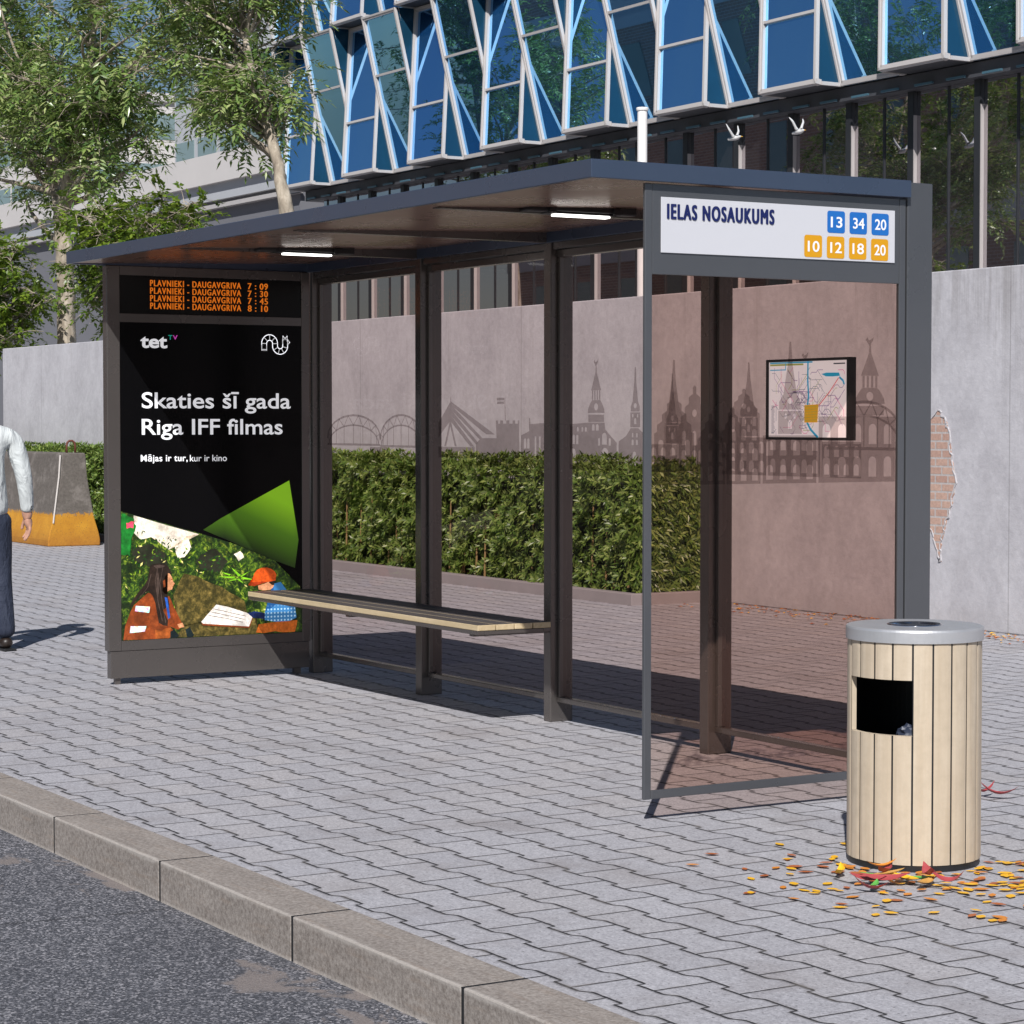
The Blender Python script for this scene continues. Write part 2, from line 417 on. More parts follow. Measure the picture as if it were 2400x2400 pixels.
# keep the paving sheet exactly at z = 0
b = MB(); b.quad((-260, KY1 - .01, 0), (60, KY1 - .01, 0), (60, 220, 0), (-260, 220, 0))
tag(b.build('pavement', M['paver']), kind='structure')
b = MB(); b.quad((-260, -13, -KH), (60, -13, -KH), (60, KY0 + .03, -KH), (-260, KY0 + .03, -KH))
tag(b.build('road', M['asphalt']), kind='structure')
b = MB(); b.quad((-260, -120, -KH + .10), (60, -120, -KH + .10), (60, -12.9, -KH + .10), (-260, -12.9, -KH + .10))
b.box(-260, 60, -13.0, -12.8, -KH - .05, -KH + .13)
tag(b.build('opposite_pavement', M['kerb']), kind='structure')
b = MB()
for k in range(-40, 14):
    x0 = -.0966 + k
    b.box(x0 + .006, x0 + .994, KY0, KY1, -KH - .1, .002, .005)
b.mi = 1; b.box(-60, 20, KY0 + .002, KY1 - .002, -KH - .1, .0008)
tag(b.build('kerb', [M['kerb'], M['seam']]), kind='structure')

# boundary wall with exposed brick patch
WY = 6.704
wall = MB(); wall.box(-24.67, 14, WY, WY + .28, 0, 2.5, .008)
wallo = tag(wall.build('boundary_wall', M['wall']), 'long grey plastered concrete wall behind the shelter with a patch of bare brick', 'wall')
def outline_slab(pts, y0, y1):
    bm = bmesh.new()
    vs = [bm.verts.new((x, y0, z)) for x, z in pts]
    f = bm.faces.new(vs)
    r = bmesh.ops.extrude_face_region(bm, geom=[f])
    for v in r['geom']:
        if isinstance(v, bmesh.types.BMVert): v.co.y = y1
    bmesh.ops.recalc_face_normals(bm, faces=bm.faces)
    return bm
def jag(pts, k, amp, rr):
    out = []
    for i in range(len(pts)):
        a = pts[i]; c = pts[(i + 1) % len(pts)]
        for j in range(k):
            t = j / k
            out.append((a[0] + (c[0] - a[0]) * t + rr.uniform(-amp, amp), a[1] + (c[1] - a[1]) * t + rr.uniform(-amp, amp)))
    return out
bp = [(-4.57, 1.52), (-4.50, 1.46), (-4.455, 1.38), (-4.43, 1.2), (-4.385, 1.02), (-4.42, .88), (-4.47, .76), (-4.50, .68),
      (-4.53, .60), (-4.53, .47), (-4.55, .47), (-4.60, .62), (-4.68, .72), (-4.72, .9), (-4.74, 1.1), (-4.72, 1.3), (-4.66, 1.44)]
q = MB(); q.bm(outline_slab(jag(bp, 4, .012, random.Random(3)), WY - .004, WY + .02))
q.build('brick_patch', M['brick_patch'], wallo)
q = MB()
rr = random.Random(5); rim = jag(bp, 5, .014, rr)
for i in range(len(rim)):
    a = rim[i]; c2 = rim[(i + 1) % len(rim)]
    q.bar((a[0], WY - .004, a[1]), (c2[0], WY - .004, c2[1]), rr.uniform(.004, .010), .010, (0, -1, 0))
M['torn'] = plain('torn_plaster_edge', (.46, .44, .45), .9, 0, .15, 30)
q.build('torn_plaster_edge', M['torn'], wallo)

# hedge in its kerbed bed
def leaf_cluster(b, c, nrm, L, W, cnt, rr, droop=.25, spread=1.0):
    """a rosette of narrow leaves bending over"""
    nrm = Vector(nrm).normalized()
    a = nrm.orthogonal().normalized(); bb = nrm.cross(a)
    ph = rr.uniform(0, 6.28)
    for i in range(cnt):
        an = ph + 6.283 * i / cnt + rr.uniform(-.3, .3)
        dr = (a * math.cos(an) + bb * math.sin(an)) * spread + nrm * rr.uniform(.15, .9)
        dr.normalize()
        l = L * rr.uniform(.7, 1.25); wd = W * rr.uniform(.8, 1.2)
        sd = dr.cross(nrm)
        if sd.length < .05: sd = dr.orthogonal()
        sd.normalize()
        p0 = c; p1 = c + dr * l * .5 + Vector((0, 0, .04 * l)); p2 = c + dr * l + Vector((0, 0, -droop * l))
        b.add([p0, p1 + sd * wd / 2, p2, p1 - sd * wd / 2], [(0, 1, 2, 3)])
hedge = tag(empty('hedge', (-16, 6.3, 0)), 'clipped green hedge with narrow leaves growing in front of the plastered wall', 'hedge')
HX0, HX1, HY0, HY1, HZ1 = -25.4, -7.34, 6.02, 6.64, 1.06
b = MB(); rr = random.Random(21)
def hd(x, z): return .05 * math.sin(x * 3.1 + z * 4) + .04 * math.sin(x * 7.3 - z * 6)
for i in range(11500):      # front face
    x = rr.uniform(HX0, HX1); z = rr.uniform(.05, HZ1)
    y = HY0 + .06 + hd(x, z) + rr.uniform(-.06, .12)
    leaf_cluster(b, Vector((x, y, z)), (rr.uniform(-.6, .6), -1, rr.uniform(-.2, .9)), .060, .020, rr.randint(6, 9), rr, .02)
for i in range(4200):      # top
    x = rr.uniform(HX0, HX1); y = rr.uniform(HY0 + .02, HY1)
    leaf_cluster(b, Vector((x, y, HZ1 - .02 + .05 * math.sin(x * 5) + rr.uniform(-.05, .06))), (rr.uniform(-.5, .5), rr.uniform(-.6, .3), 1), .075, .021, 7, rr, .0)
for i in range(1500):       # near end
    y = rr.uniform(HY0, HY1); z = rr.uniform(.10, HZ1)
    leaf_cluster(b, Vector((HX1 - .05 + rr.uniform(-.1, .08), y, z)), (1, rr.uniform(-.5, .5), rr.uniform(-.2, .8)), .075, .022, 7, rr, .05)
b.build('foliage', M['hedge']).parent = hedge
hedge.location = (0, 0, 0)
for i in range(44):
    x = HX1 - .1 - (HX1 - HX0) * .55 * (i + rr.uniform(.2, .8)) / 44; y = HY0 + rr.uniform(.06, .13)
    b = MB(); b.tube([(x, y, .02, .010), (x + rr.uniform(-.02, .02), y + .02, rr.uniform(.5, .95), .005)], 5)
    b.build('stem', M['stem'], hedge)
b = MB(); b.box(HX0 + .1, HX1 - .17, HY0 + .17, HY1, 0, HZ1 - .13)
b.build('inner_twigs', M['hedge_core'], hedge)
M['planter'] = plain('planter_kerb_stone', (.26, .235, .235), .85, 0, .1, 6, .2)
b = MB()
b.box(-26.5, -7.2, 5.87, 5.97, -.02, .09, .006); b.box(-7.30, -7.2, 5.9725, WY, -.02, .0885, .006)
tag(b.build('planter_kerb', M['planter']), 'low grey stone kerb edging the bed of the clipped hedge', 'kerb edging')
b = MB(); b.box(-26.4, -7.30, 5.97, WY, 0, .03)
tag(b.build('ground', plain('soil', (.05, .035, .025), .95)), kind='structure')

# ------------------------------------------------------------------ bus shelter
PX = [-4.0398 + 1.28855 * k for k in range(5)]        # right faces of the five posts
SH = tag(empty('bus_shelter', (0, 0, 0)), 'dark grey metal bus shelter with tinted glass walls, flat roof and wooden bench', 'bus shelter')
for k, x in enumerate(PX):
    b = MB(); b.box(x - .064, x, 1.55, 1.676, 0, 2.343 if k < 4 else 2.354, .004)
    o = b.build('post', M['metal'] if k < 4 else M['end_metal'], SH)
# roof: four fascias and the deck
XL, XR, YF, YB, ZB, ZT = -4.078, 1.141, .0958, 1.547, 2.293, 2.358
b = MB()
bm = bmesh.new()
def V(*c): return bm.verts.new(c)
t = .018
o0 = [V(XL, YF, ZB), V(XR, YF, ZB), V(XR, YB, ZB), V(XL, YB, ZB)]
o1 = [V(XL, YF, ZT), V(XR, YF, ZT), V(XR, YB, ZT), V(XL, YB, ZT)]
i0 = [V(XL + t, YF + t, ZB), V(XR - t, YF + t, ZB), V(XR - t, YB - t, ZB), V(XL + t, YB - t, ZB)]
i1 = [V(XL + t, YF + t, ZB + .006), V(XR - t, YF + t, ZB + .006), V(XR - t, YB - t, ZT - .014), V(XL + t, YB - t, ZT - .014)]
for i in range(4):
    j = (i + 1) % 4
    bm.faces.new((o0[i], o0[j], o1[j], o1[i])); bm.faces.new((o0[j], o0[i], i0[i], i0[j])); bm.faces.new((i0[j], i0[i], i1[i], i1[j]))
bm.faces.new(o1)
bmesh.ops.recalc_face_normals(bm, faces=bm.faces)
b.bm(bm)
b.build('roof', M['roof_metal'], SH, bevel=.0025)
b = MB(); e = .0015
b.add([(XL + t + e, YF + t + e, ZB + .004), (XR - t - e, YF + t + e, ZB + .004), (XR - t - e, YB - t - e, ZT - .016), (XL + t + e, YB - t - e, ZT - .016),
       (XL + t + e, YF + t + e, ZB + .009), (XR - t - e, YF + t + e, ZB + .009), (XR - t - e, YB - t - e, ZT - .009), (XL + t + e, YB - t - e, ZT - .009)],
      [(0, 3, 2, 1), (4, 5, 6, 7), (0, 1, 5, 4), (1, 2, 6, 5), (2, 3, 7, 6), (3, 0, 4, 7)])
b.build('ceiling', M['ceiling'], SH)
for k in (1, 2, 3):     # tapered cantilever arms
    x = PX[k]; b = MB(); y0, y1 = .22, 1.549
    zc = lambda y: ZB + .006 + (ZT - .022 - ZB) * (y - YF) / (YB - YF)
    vs = []
    for xx in (x - .05, x - .004):
        vs += [(xx, y0, ZB + .002), (xx, y1, ZB + .001), (xx, y1, zc(y1)), (xx, y0, zc(y0))]
    b.add(vs, [(0, 1, 2, 3), (7, 6, 5, 4), (0, 4, 5, 1), (1, 5, 6, 2), (2, 6, 7, 3), (3, 7, 4, 0)])
    b.build('roof_arm', M['metal'], SH)
# head beam, rails and panes between the posts
for k in range(4):
    x0, x1 = PX[k] + .002, PX[k + 1] - .066
    b = MB(); b.box(x0, x1, 1.56, 1.665, 2.262, 2.340, .003)
    b.build('head_beam', M['metal'], SH)
    b = MB()
    b.box(x0, x1, 1.585, 1.632, 2.226, 2.260, .002)
    b.box(x0, x1, 1.585, 1.632, .095, .120, .003)
    for xx in (x0, x1 - .02):
        b.box(xx, xx + .02, 1.588, 1.629, .1205, 2.2255, .002)
    b.build('pane_frame', M['metal'], SH)
    b = MB(); b.quad((x0 + .018, 1.608, .118), (x1 - .018, 1.608, .118), (x1 - .018, 1.608, 2.228), (x0 + .018, 1.608, 2.228))
    b.build('glass_pane', M['glass'], SH)
# right end frame with sign head
XF = 1.1145
b = MB()
b.box(XF - .014, XF, .340, .372, .083, 2.289, .003)
b.box(XF - .014, XF, 1.512, 1.542, .083, 2.289, .003)
b.box(XF - .0135, XF - .001, .3725, 1.5115, .083, .115, .003)
b.box(XF - .0132, XF - .001, .3725, 1.5115, 1.966, 2.289, .002)
b.build('end_frame', M['end_metal'], SH)
b = MB(); b.box(XF - .012, XF - .003, 1.5425, 1.5495, .083, 2.285)
b.build('frame_bracket', M['seam'], SH)
b = MB(); b.quad((XF - .007, .371, .114), (XF - .007, 1.513, .114), (XF - .007, 1.513, 1.967), (XF - .007, .371, 1.967))
b.build('end_glass_pane', M['glass_end'], SH)

# ---- lettering
def text_mesh(name, s, mat, parent, frame, y0, y1, z0, z1, bold=0.0, shear=0.0, extrude=.0006, fit=True, sp=1.0, heavy=0.0):
    """letters fitted into the rectangle y0..y1, z0..z1 of a wall given by frame(a, b, c) -> world; z0 is the baseline"""
    cu = bpy.data.curves.new(name, 'FONT'); cu.body = s; cu.size = 1.0; cu.offset = bold; cu.extrude = 0.0; cu.shear = shear; cu.resolution_u = 6; cu.space_character = sp
    o = bpy.data.objects.new(name, cu); COL.objects.link(o)
    dg = bpy.context.evaluated_depsgraph_get()
    me = bpy.data.meshes.new_from_object(o.evaluated_get(dg))
    COL.objects.unlink(o); bpy.data.objects.remove(o); bpy.data.curves.remove(cu)
    xs = [v.co.x for v in me.vertices]
    xa, xb = min(xs), max(xs)
    CAP = .7 if fit is True else fit
    for v in me.vertices:
        a = y0 + (v.co.x - xa) / (xb - xa) * (y1 - y0)
        c = z0 + v.co.y / CAP * (z1 - z0)
        v.co = frame(a, c, extrude)
    if heavy > 0:
        b = MB(); vs = [v.co.copy() for v in me.vertices]; fs = [tuple(p_.vertices) for p_ in me.polygons]
        o0 = frame(0, 0, 0); du = Vector(frame(1, 0, 0)) - Vector(o0); dw = Vector(frame(0, 1, 0)) - Vector(o0); dn = Vector(frame(0, 0, 1)) - Vector(o0)
        for i, (hu, hv) in enumerate(((0, 0), (-1, 0), (1, 0), (-.5, .35), (.5, .35), (-.5, -.35), (.5, -.35))):
            b.add([v + du * hu * heavy + dw * hv * heavy + dn * i * .00025 for v in vs], fs)
        bpy.data.meshes.remove(me); return b.build(name, mat, parent)
    me.materials.append(mat)
    me.name = name
    ob = bpy.data.objects.new(name, me)
    return link(ob, parent)
def flat(name, polys, mat, parent, frame, off):
    b = MB()
    for pts in polys:
        bm = bmesh.new()
        vs = [bm.verts.new(frame(a, c, off)) for a, c in pts]
        f = bm.faces.new(vs)
        bmesh.ops.triangulate(bm, faces=[f])
        b.bm(bm)
    return b.build(name, mat, parent)
def rrect(a0, a1, c0, c1, r, k=5):
    out = []
    for cx, cy, s0 in ((a1 - r, c1 - r, 0), (a0 + r, c1 - r, 90), (a0 + r, c0 + r, 180), (a1 - r, c0 + r, 270)):
        for i in range(k + 1):
            an = math.radians(s0 + 90 * i / k)
            out.append((cx + r * math.cos(an), cy + r * math.sin(an)))
    return out
def ribbon(path, w):
    """polygons of constant width along a polyline"""
    out = []
    for i in range(len(path) - 1):
        (x0, y0), (x1, y1) = path[i], path[i + 1]
        dx, dy = x1 - x0, y1 - y0; L = math.hypot(dx, dy) or 1e-6
        nx, ny = -dy / L * w / 2, dx / L * w / 2; ex, ey = dx / L * w * .25, dy / L * w * .25
        out.append([(x0 - ex + nx, y0 - ey + ny), (x0 - ex - nx, y0 - ey - ny), (x1 + ex - nx, y1 + ey - ny), (x1 + ex + nx, y1 + ey + ny)])
    return out
def fx(x0): return lambda a, c, o: (x0 + o, a, c)
FS = fx(XF)
def ink(name, col, em=0.0, rough=.5, spec=.5):
    n = N(name)
    kw = dict(Specular_IOR_Level=spec, Emission_Color=col, Emission_Strength=em) if em > 0 else dict(Specular_IOR_Level=spec)
    return n.done(n.pbsdf(col, rough, 0, None, **kw))
M['sign_white'] = ink('sign_white', (.55, .55, .58), 0, .35)
M['navy'] = ink('navy_ink', (.005, .012, .09)); M['blue'] = ink('tile_blue', (.01, .13, .44)); M['amber'] = ink('tile_amber', (.62, .29, .003))
M['white'] = ink('white_ink', (.80, .80, .82))
b = MB(); b.box(XF + .0005, XF + .004, .407, 1.485, 2.044, 2.242, .001)
sign = b.build('sign_board', M['sign_white'], SH)
text_mesh('street_name_lettering', 'IELAS NOSAUKUMS', M['navy'], sign, FS, .434, .908, 2.166, 2.219, .0, extrude=.0056, sp=1.24, heavy=.0034)
for s, a, c, mt in (('13', 1.158, 2.146, 'blue'), ('34', 1.264, 2.146, 'blue'), ('20', 1.370, 2.146, 'blue'),
                    ('10', 1.050, 2.052, 'amber'), ('12', 1.156, 2.051, 'amber'), ('18', 1.262, 2.051, 'amber'), ('20', 1.368, 2.050, 'amber')):
    flat('route_tile', [rrect(a, a + .084, c, c + .082, .010)], M[mt], sign, FS, .0050)
    text_mesh('route_number', s, M['white'], sign, FS, a + .016, a + .071, c + .021, c + .060, .016, extrude=.0058)

# ---- advertising panel at the left end
XP = -4.0398
b = MB()
b.box(XP - .062, XP, .310, .385, .185, 2.2925, .003)
b.box(XP - .062, XP, 1.482, 1.532, .185, 2.2925, .003)
b.box(XP - .062, XP - .0008, .3855, 1.4815, .185, .240, .002)
b.box(XP - .062, XP - .0008, .3855, 1.4815, 1.986, 2.034, .002)
b.box(XP - .062, XP - .0008, .3855, 1.4815, 2.242, 2.2925, .002)
b.box(XP - .062, XP - .015, .3855, 1.4815, .2405, 2.2415)
adv = b.build('advert_panel', M['metal'], SH)
b = MB(); b.box(XP - .058, XP - .004, .322, 1.528, .034, .1845, .003); b.build('plinth', M['metal'], adv)
b = MB(); b.box(XP - .050, XP - .02, .355, .385, 0, .034); b.build('foot', M['metal'], adv)
b = MB(); b.box(XP - .050, XP - .02, 1.44, 1.48, 0, .034); b.build('foot', M['metal'], adv)
LED = N('led_display'); pp = LED.obj(); M['display'] = LED.done(LED.pbsdf((.008, .008, .008), .25, 0, None, Specular_IOR_Level=.2))
b = MB(); b.box(XP - .014, XP - .006, .3855, 1.4815, 2.0345, 2.2415); disp = b.build('departure_display', M['display'], adv)
M['led'] = ink('led_orange', (.64, .16, .008), .62)
FP = fx(XP - .006)
for i, (tm) in enumerate(('7 : 09', '7 : 30', '7 : 45', '8 : 10')):
    zb = 2.187 - i * .0415
    text_mesh('departure_lettering', 'PLAVNIEKI - DAUGAVGRIVA', M['led'], disp, FP, .566, 1.109, zb, zb + .034, .0, extrude=.001, sp=1.2, heavy=.0014)
    text_mesh('departure_time', tm, M['led'], disp, FP, 1.152, 1.274, zb, zb + .034, .0, extrude=.001, sp=1.12, heavy=.0014)
M['poster_black'] = ink('poster_black', (.003, .003, .0035), 0, .2, .12)
b = MB(); b.box(XP - .014, XP - .006, .3855, 1.4815, .2405, 1.9855); poster = b.build('poster', M['poster_black'], adv)
GLOW = .6
def gink(name, col, em=GLOW):
    n = N(name); p = n.pos(); f = n.noise(p, 55, 5, .7); g = n.noise(p, 14, 3, .6)
    c = n.mix(n.lin(.3, .7, f), [x * .6 for x in col], [min(1, x * 1.3) for x in col]); c = n.mix(n.lin(.42, .62, g, 0, .75), c, [x * .4 for x in col])
    return n.done(n.pbsdf(c, .35, 0, None, Emission_Color=c, Emission_Strength=em))
n = N('poster_foliage'); p = n.pos()
f = n.noise(p, 9, 6, .7, .6); g = n.noise(p, 34, 5, .75, .8); vv = n.vor(p, 26, 'Distance')
c = n.ramp(g, [(.32, (.003, .007, .003)), (.46, (.014, .036, .006)), (.55, (.06, .12, .010)), (.64, (.30, .36, .03)), (.74, (.85, .80, .42))])
c = n.mix(n.sstep(.44, .62, f), n.mix(.82, c, (.004, .009, .003)), c)
M['p_foliage'] = n.done(n.pbsdf(c, .35, 0, None, Emission_Color=c, Emission_Strength=GLOW))
n = N('poster_green_facet'); p = n.pos(); Xq, Yq, Zq = n.sep(p)
gv = n.m('ADD', n.lin(.62, 1.05, Zq), n.lin(1.0, 1.42, Yq, -.25, .22))
c = n.ramp(gv, [(.12, (.002, .003, .002)), (.6, (.06, .15, .006)), (1, (.20, .42, .01))])
M['p_green'] = n.done(n.pbsdf(c, .35, 0, None, Emission_Color=c, Emission_Strength=GLOW))
n = N('poster_boulder'); p = n.pos(); g = n.noise(p, 24, 6, .75)
c = n.ramp(g, [(.3, (.008, .008, .003)), (.48, (.05, .04, .010)), (.64, (.17, .12, .03)), (.82, (.55, .38, .12))])
M['p_boulder'] = n.done(n.pbsdf(c, .35, 0, None, Emission_Color=c, Emission_Strength=GLOW))
n = N('poster_knit'); p = n.pos(); Xq, Yq, Zq = n.sep(p)
ck = n.m('GREATER_THAN', n.m('MULTIPLY', n.m('SINE', n.m('MULTIPLY', n.m('ADD', Yq, Zq), 150)), n.m('SINE', n.m('MULTIPLY', n.m('SUBTRACT', Yq, Zq), 150))), .45)
c = n.mix(n.m('MULTIPLY', ck, n.sstep(.41, .37, Zq)), (.035, .16, .36), (.35, .55, .72))
M['p_knit'] = n.done(n.pbsdf(c, .35, 0, None, Emission_Color=c, Emission_Strength=GLOW))
n = N('poster_patch'); p = n.pos(); vc = n.vor(p, 60)
c = n.mix(.45, vc, (.75, .75, .8)); M['p_patch'] = n.done(n.pbsdf(c, .35, 0, None, Emission_Color=c, Emission_Strength=GLOW))
PC = {'hair': (.022, .013, .009), 'skin': (.62, .27, .13), 'coat': (.26, .050, .010), 'coat2': (.22, .045, .010), 'leg': (.36, .085, .015), 'shoe': (.008, .018, .02),
      'paper': (.72, .66, .60), 'cap': (.58, .075, .008), 'cap2': (.34, .035, .006), 'sky': (.78, .68, .56), 'big': (.010, .16, .02), 'bright': (.25, .60, .02),
      'dark': (.02, .022, .012), 'pink': (.75, .06, .12), 'navy': (.008, .02, .09), 'trous': (.44, .10, .012), 'blue': (.02, .10, .45), 'hairl': (.075, .05, .04)}
for k, cc in PC.items(): M['p_' + k] = gink('poster_' + k, cc)
ph = [(.386, .952), (.463, .931), (.871, .814), (1.085, .749), (1.315, .652), (1.403, .559), (1.469, .501), (1.481, .4), (1.481, .241), (.387, .241)]
A = [('forest_photo', [ph], 'p_foliage'),
     ('green_facet', [[(1.402, 1.108), (.978, .901), (.871, .839), (1.075, .754), (1.315, .652), (1.436, .608), (1.459, .769)]], 'p_green'),
     ('pale_sky', [jag([(.463, .926), (.849, .815), (.775, .807), (.722, .769), (.669, .731), (.607, .781), (.565, .807), (.503, .794), (.462, .834)], 2, .003, random.Random(1)),
                   jag([(.70, .745), (.78, .80), (.80, .74), (.76, .69), (.72, .68)], 2, .003, random.Random(2)), jag([(1.06, .70), (1.10, .715), (1.12, .68), (1.09, .66)], 2, .003, random.Random(4))], 'p_sky'),
     ('dark_rock', [jag([(.827, .667), (.881, .715), (.945, .733), (1.02, .661), (.966, .594), (.848, .627)], 3, .005, random.Random(6)),
                    jag([(.451, .747), (.565, .773), (.648, .712), (.658, .643), (.554, .646), (.461, .678)], 3, .005, random.Random(7))], 'p_dark'),
     ('mossy_boulder', [jag([(.694, .475), (.753, .601), (.838, .578), (.987, .513), (1.127, .428), (1.138, .358), (.976, .414), (.857, .32), (.73, .296), (.709, .376)], 3, .004, random.Random(8)),
                        [(.70, .245), (.76, .31), (.90, .33), (1.2, .33), (1.2, .242)]], 'p_boulder'),
     ('jungle_leaf', [jag([(.391, .942), (.457, .916), (.473, .872), (.446, .795), (.441, .708), (.389, .719)], 3, .007, random.Random(9))], 'p_big'),
     ('bright_sprig', [[(.96, .574), (1.063, .572), (1.063, .560)], [(1.041, .625), (1.10, .578), (1.085, .57)], [(1.161, .602), (1.10, .574), (1.10, .565)], [(1.205, .546), (1.11, .568), (1.10, .556)], [(1.117, .53), (1.09, .56), (1.075, .555)],
                       [(.98, .60), (1.04, .585), (1.03, .577)], [(1.02, .545), (1.07, .562), (1.075, .552)]], 'p_bright'),
     ('pink_flower', [jag([(.416, .888), (.442, .893), (.473, .902), (.452, .863), (.421, .859)], 2, .006, random.Random(10))], 'p_pink'),
     ('girl_coat', [[(.459, .435), (.543, .5), (.595, .479), (.668, .476), (.694, .416), (.751, .305), (.719, .287), (.667, .309), (.688, .288), (.666, .242), (.551, .242), (.396, .244), (.407, .321), (.438, .397)]], 'p_coat'),
     ('girl_coat_fold', [[(.543, .36), (.60, .40), (.62, .33), (.585, .26)], [(.42, .27), (.50, .275), (.52, .245), (.405, .245)], [(.46, .375), (.55, .38), (.545, .345), (.455, .33)]], 'p_coat2'),
     ('girl_trousers', [[(.583, .293), (.677, .299), (.672, .245), (.583, .244)]], 'p_leg'),
     ('girl_face', [[(.637, .598), (.668, .604), (.681, .585), (.686, .572), (.689, .559), (.700, .545), (.690, .539), (.692, .533), (.689, .528), (.684, .513), (.664, .506), (.650, .502), (.647, .49), (.624, .50), (.620, .546)],
                    [(.714, .317), (.746, .325), (.756, .3), (.725, .297)]], 'p_skin'),
     ('girl_hair', [[(.554, .646), (.575, .656), (.606, .659), (.64, .655), (.662, .642), (.678, .615), (.684, .600), (.66, .604), (.642, .585), (.632, .55), (.626, .507), (.640, .49), (.656, .486), (.668, .43), (.656, .31), (.630, .315), (.604, .331), (.584, .44), (.57, .48), (.543, .51), (.50, .49), (.433, .417), (.45, .46), (.49, .51), (.522, .541), (.540, .57), (.548, .61)]], 'p_hair'),
     ('hair_shine', [[(.575, .648), (.61, .652), (.645, .645), (.625, .636), (.59, .632)], [(.60, .62), (.612, .55), (.60, .47), (.592, .55)]], 'p_hairl'),
     ('hair_strands', ribbon([(.60, .64), (.585, .56), (.60, .45), (.625, .34)], .004) + ribbon([(.63, .635), (.612, .55), (.625, .44), (.645, .33)], .004) + ribbon([(.56, .60), (.54, .53), (.49, .47)], .004), 'p_hairl'),
     ('face_marks', [[(.677, .571), (.688, .573), (.688, .567), (.678, .566)], [(.684, .530), (.692, .531), (.690, .527)], [(.630, .56), (.642, .57), (.645, .53), (.634, .525)]], 'p_coat2'),
     ('coat_shade', [[(.50, .455), (.53, .40), (.52, .33), (.50, .33), (.475, .40)], [(.63, .40), (.66, .42), (.70, .33), (.67, .315)], [(.56, .30), (.60, .32), (.66, .31), (.62, .285)]], 'p_coat2'),
     ('embroidered_patch', [[(.47, .43), (.553, .422), (.547, .388), (.464, .401)], [(.438, .319), (.531, .315), (.521, .286), (.433, .281)]], 'p_patch'),
     ('girl_scarf', [[(.640, .472), (.655, .467), (.672, .358), (.660, .349)]], 'p_blue'),
     ('girl_shoe', [[(.672, .279), (.698, .288), (.724, .252), (.709, .243), (.672, .243)], [(.762, .285), (.788, .299), (.814, .253), (.804, .243), (.772, .243)]], 'p_shoe'),
     ('boy_trousers', [[(1.192, .25), (1.209, .295), (1.313, .305), (1.452, .309), (1.445, .275), (1.435, .243), (1.357, .243), (1.31, .252), (1.24, .244)]], 'p_trous'),
     ('boy_jumper', [[(1.298, .522), (1.347, .531), (1.38, .489), (1.41, .44), (1.436, .386), (1.446, .325), (1.402, .306), (1.313, .305), (1.247, .318), (1.247, .363), (1.314, .401), (1.292, .472)]], 'p_knit'),
     ('boy_sleeve', [[(1.127, .358), (1.182, .371), (1.247, .358), (1.247, .323), (1.16, .337)]], 'p_navy'),
     ('open_book', [[(.857, .325), (.949, .418), (1.02, .402), (1.138, .363), (1.17, .337), (1.148, .286), (.868, .314)]], 'p_paper'),
     ('book_edge', [[(.857, .325), (.868, .314), (1.148, .286), (1.17, .337), (1.172, .33), (1.15, .277), (.866, .305)]], 'p_coat2'),
     ('book_lines', ribbon([(.93, .395), (1.03, .37), (1.13, .345)], .003) + ribbon([(.915, .378), (1.02, .353), (1.12, .328)], .003) + ribbon([(.90, .360), (1.01, .337), (1.11, .312)], .003), 'p_hairl'),
     ('boy_face', [[(1.205, .515), (1.248, .526), (1.292, .543), (1.305, .515), (1.297, .500), (1.281, .489), (1.235, .487), (1.209, .493)]], 'p_skin'),
     ('boy_hair', [[(1.27, .533), (1.31, .543), (1.306, .515), (1.292, .515)]], 'p_hair'),
     ('boy_cap', [[(1.144, .519), (1.15, .53), (1.171, .539), (1.175, .565), (1.183, .586), (1.20, .605), (1.226, .615), (1.26, .616), (1.287, .608), (1.31, .592), (1.32, .572), (1.314, .54), (1.259, .533), (1.182, .513)]], 'p_cap'),
     ('cap_brim', [[(1.144, .519), (1.15, .53), (1.171, .537), (1.25, .538), (1.255, .532), (1.182, .513)]], 'p_cap2')]
def pic(name, items, parent):
    b = MB(); mats = []
    for i, (nm, polys, mt) in enumerate(items):
        if mt not in mats: mats.append(mt)
        b.mi = mats.index(mt)
        for pts in polys:
            bm = bmesh.new(); f = bm.faces.new([bm.verts.new(FP(a, c, .0006 + i * .00012)) for a, c in pts]); bmesh.ops.triangulate(bm, faces=[f]); b.bm(bm)
    return b.build(name, [M[m_] for m_ in mats], parent)
rr = random.Random(55); lv = {'p_leaf_a': [], 'p_leaf_b': [], 'p_leaf_c': [], 'p_leaf_d': []}
M['p_leaf_a'] = gink('poster_leaf_dark', (.012, .05, .008)); M['p_leaf_b'] = gink('poster_leaf_mid', (.022, .075, .008)); M['p_leaf_c'] = gink('poster_leaf_lime', (.22, .34, .02)); M['p_leaf_d'] = gink('poster_leaf_straw', (.75, .66, .22))
def top(y): return 1.06 - .36 * (y - .386) - max(0, y - 1.2) * .75 - .12
for i in range(900):
    y_ = rr.uniform(.40, 1.46); z_ = rr.uniform(.50, .95)
    if z_ > top(y_) - .03 or (z_ < .66 and (.54 < y_ < .70 or 1.14 < y_ < 1.36)) : continue
    if z_ < .60 and .70 < y_ < 1.1: continue
    if .47 < y_ < .80 and z_ > .80 - .0 * y_ and rr.random() < .9: continue
    a = rr.uniform(0, 6.28); L = rr.uniform(.010, .030); W = L * rr.uniform(.25, .45); c_, s_ = math.cos(a), math.sin(a)
    q_ = [(y_ - c_*L/2, z_ - s_*L/2), (y_ - s_*W/2, z_ + c_*W/2), (y_ + c_*L/2, z_ + s_*L/2), (y_ + s_*W/2, z_ - c_*W/2)]
    lv[rr.choices(list(lv), [.38, .34, .20, .08])[0]].append(q_)
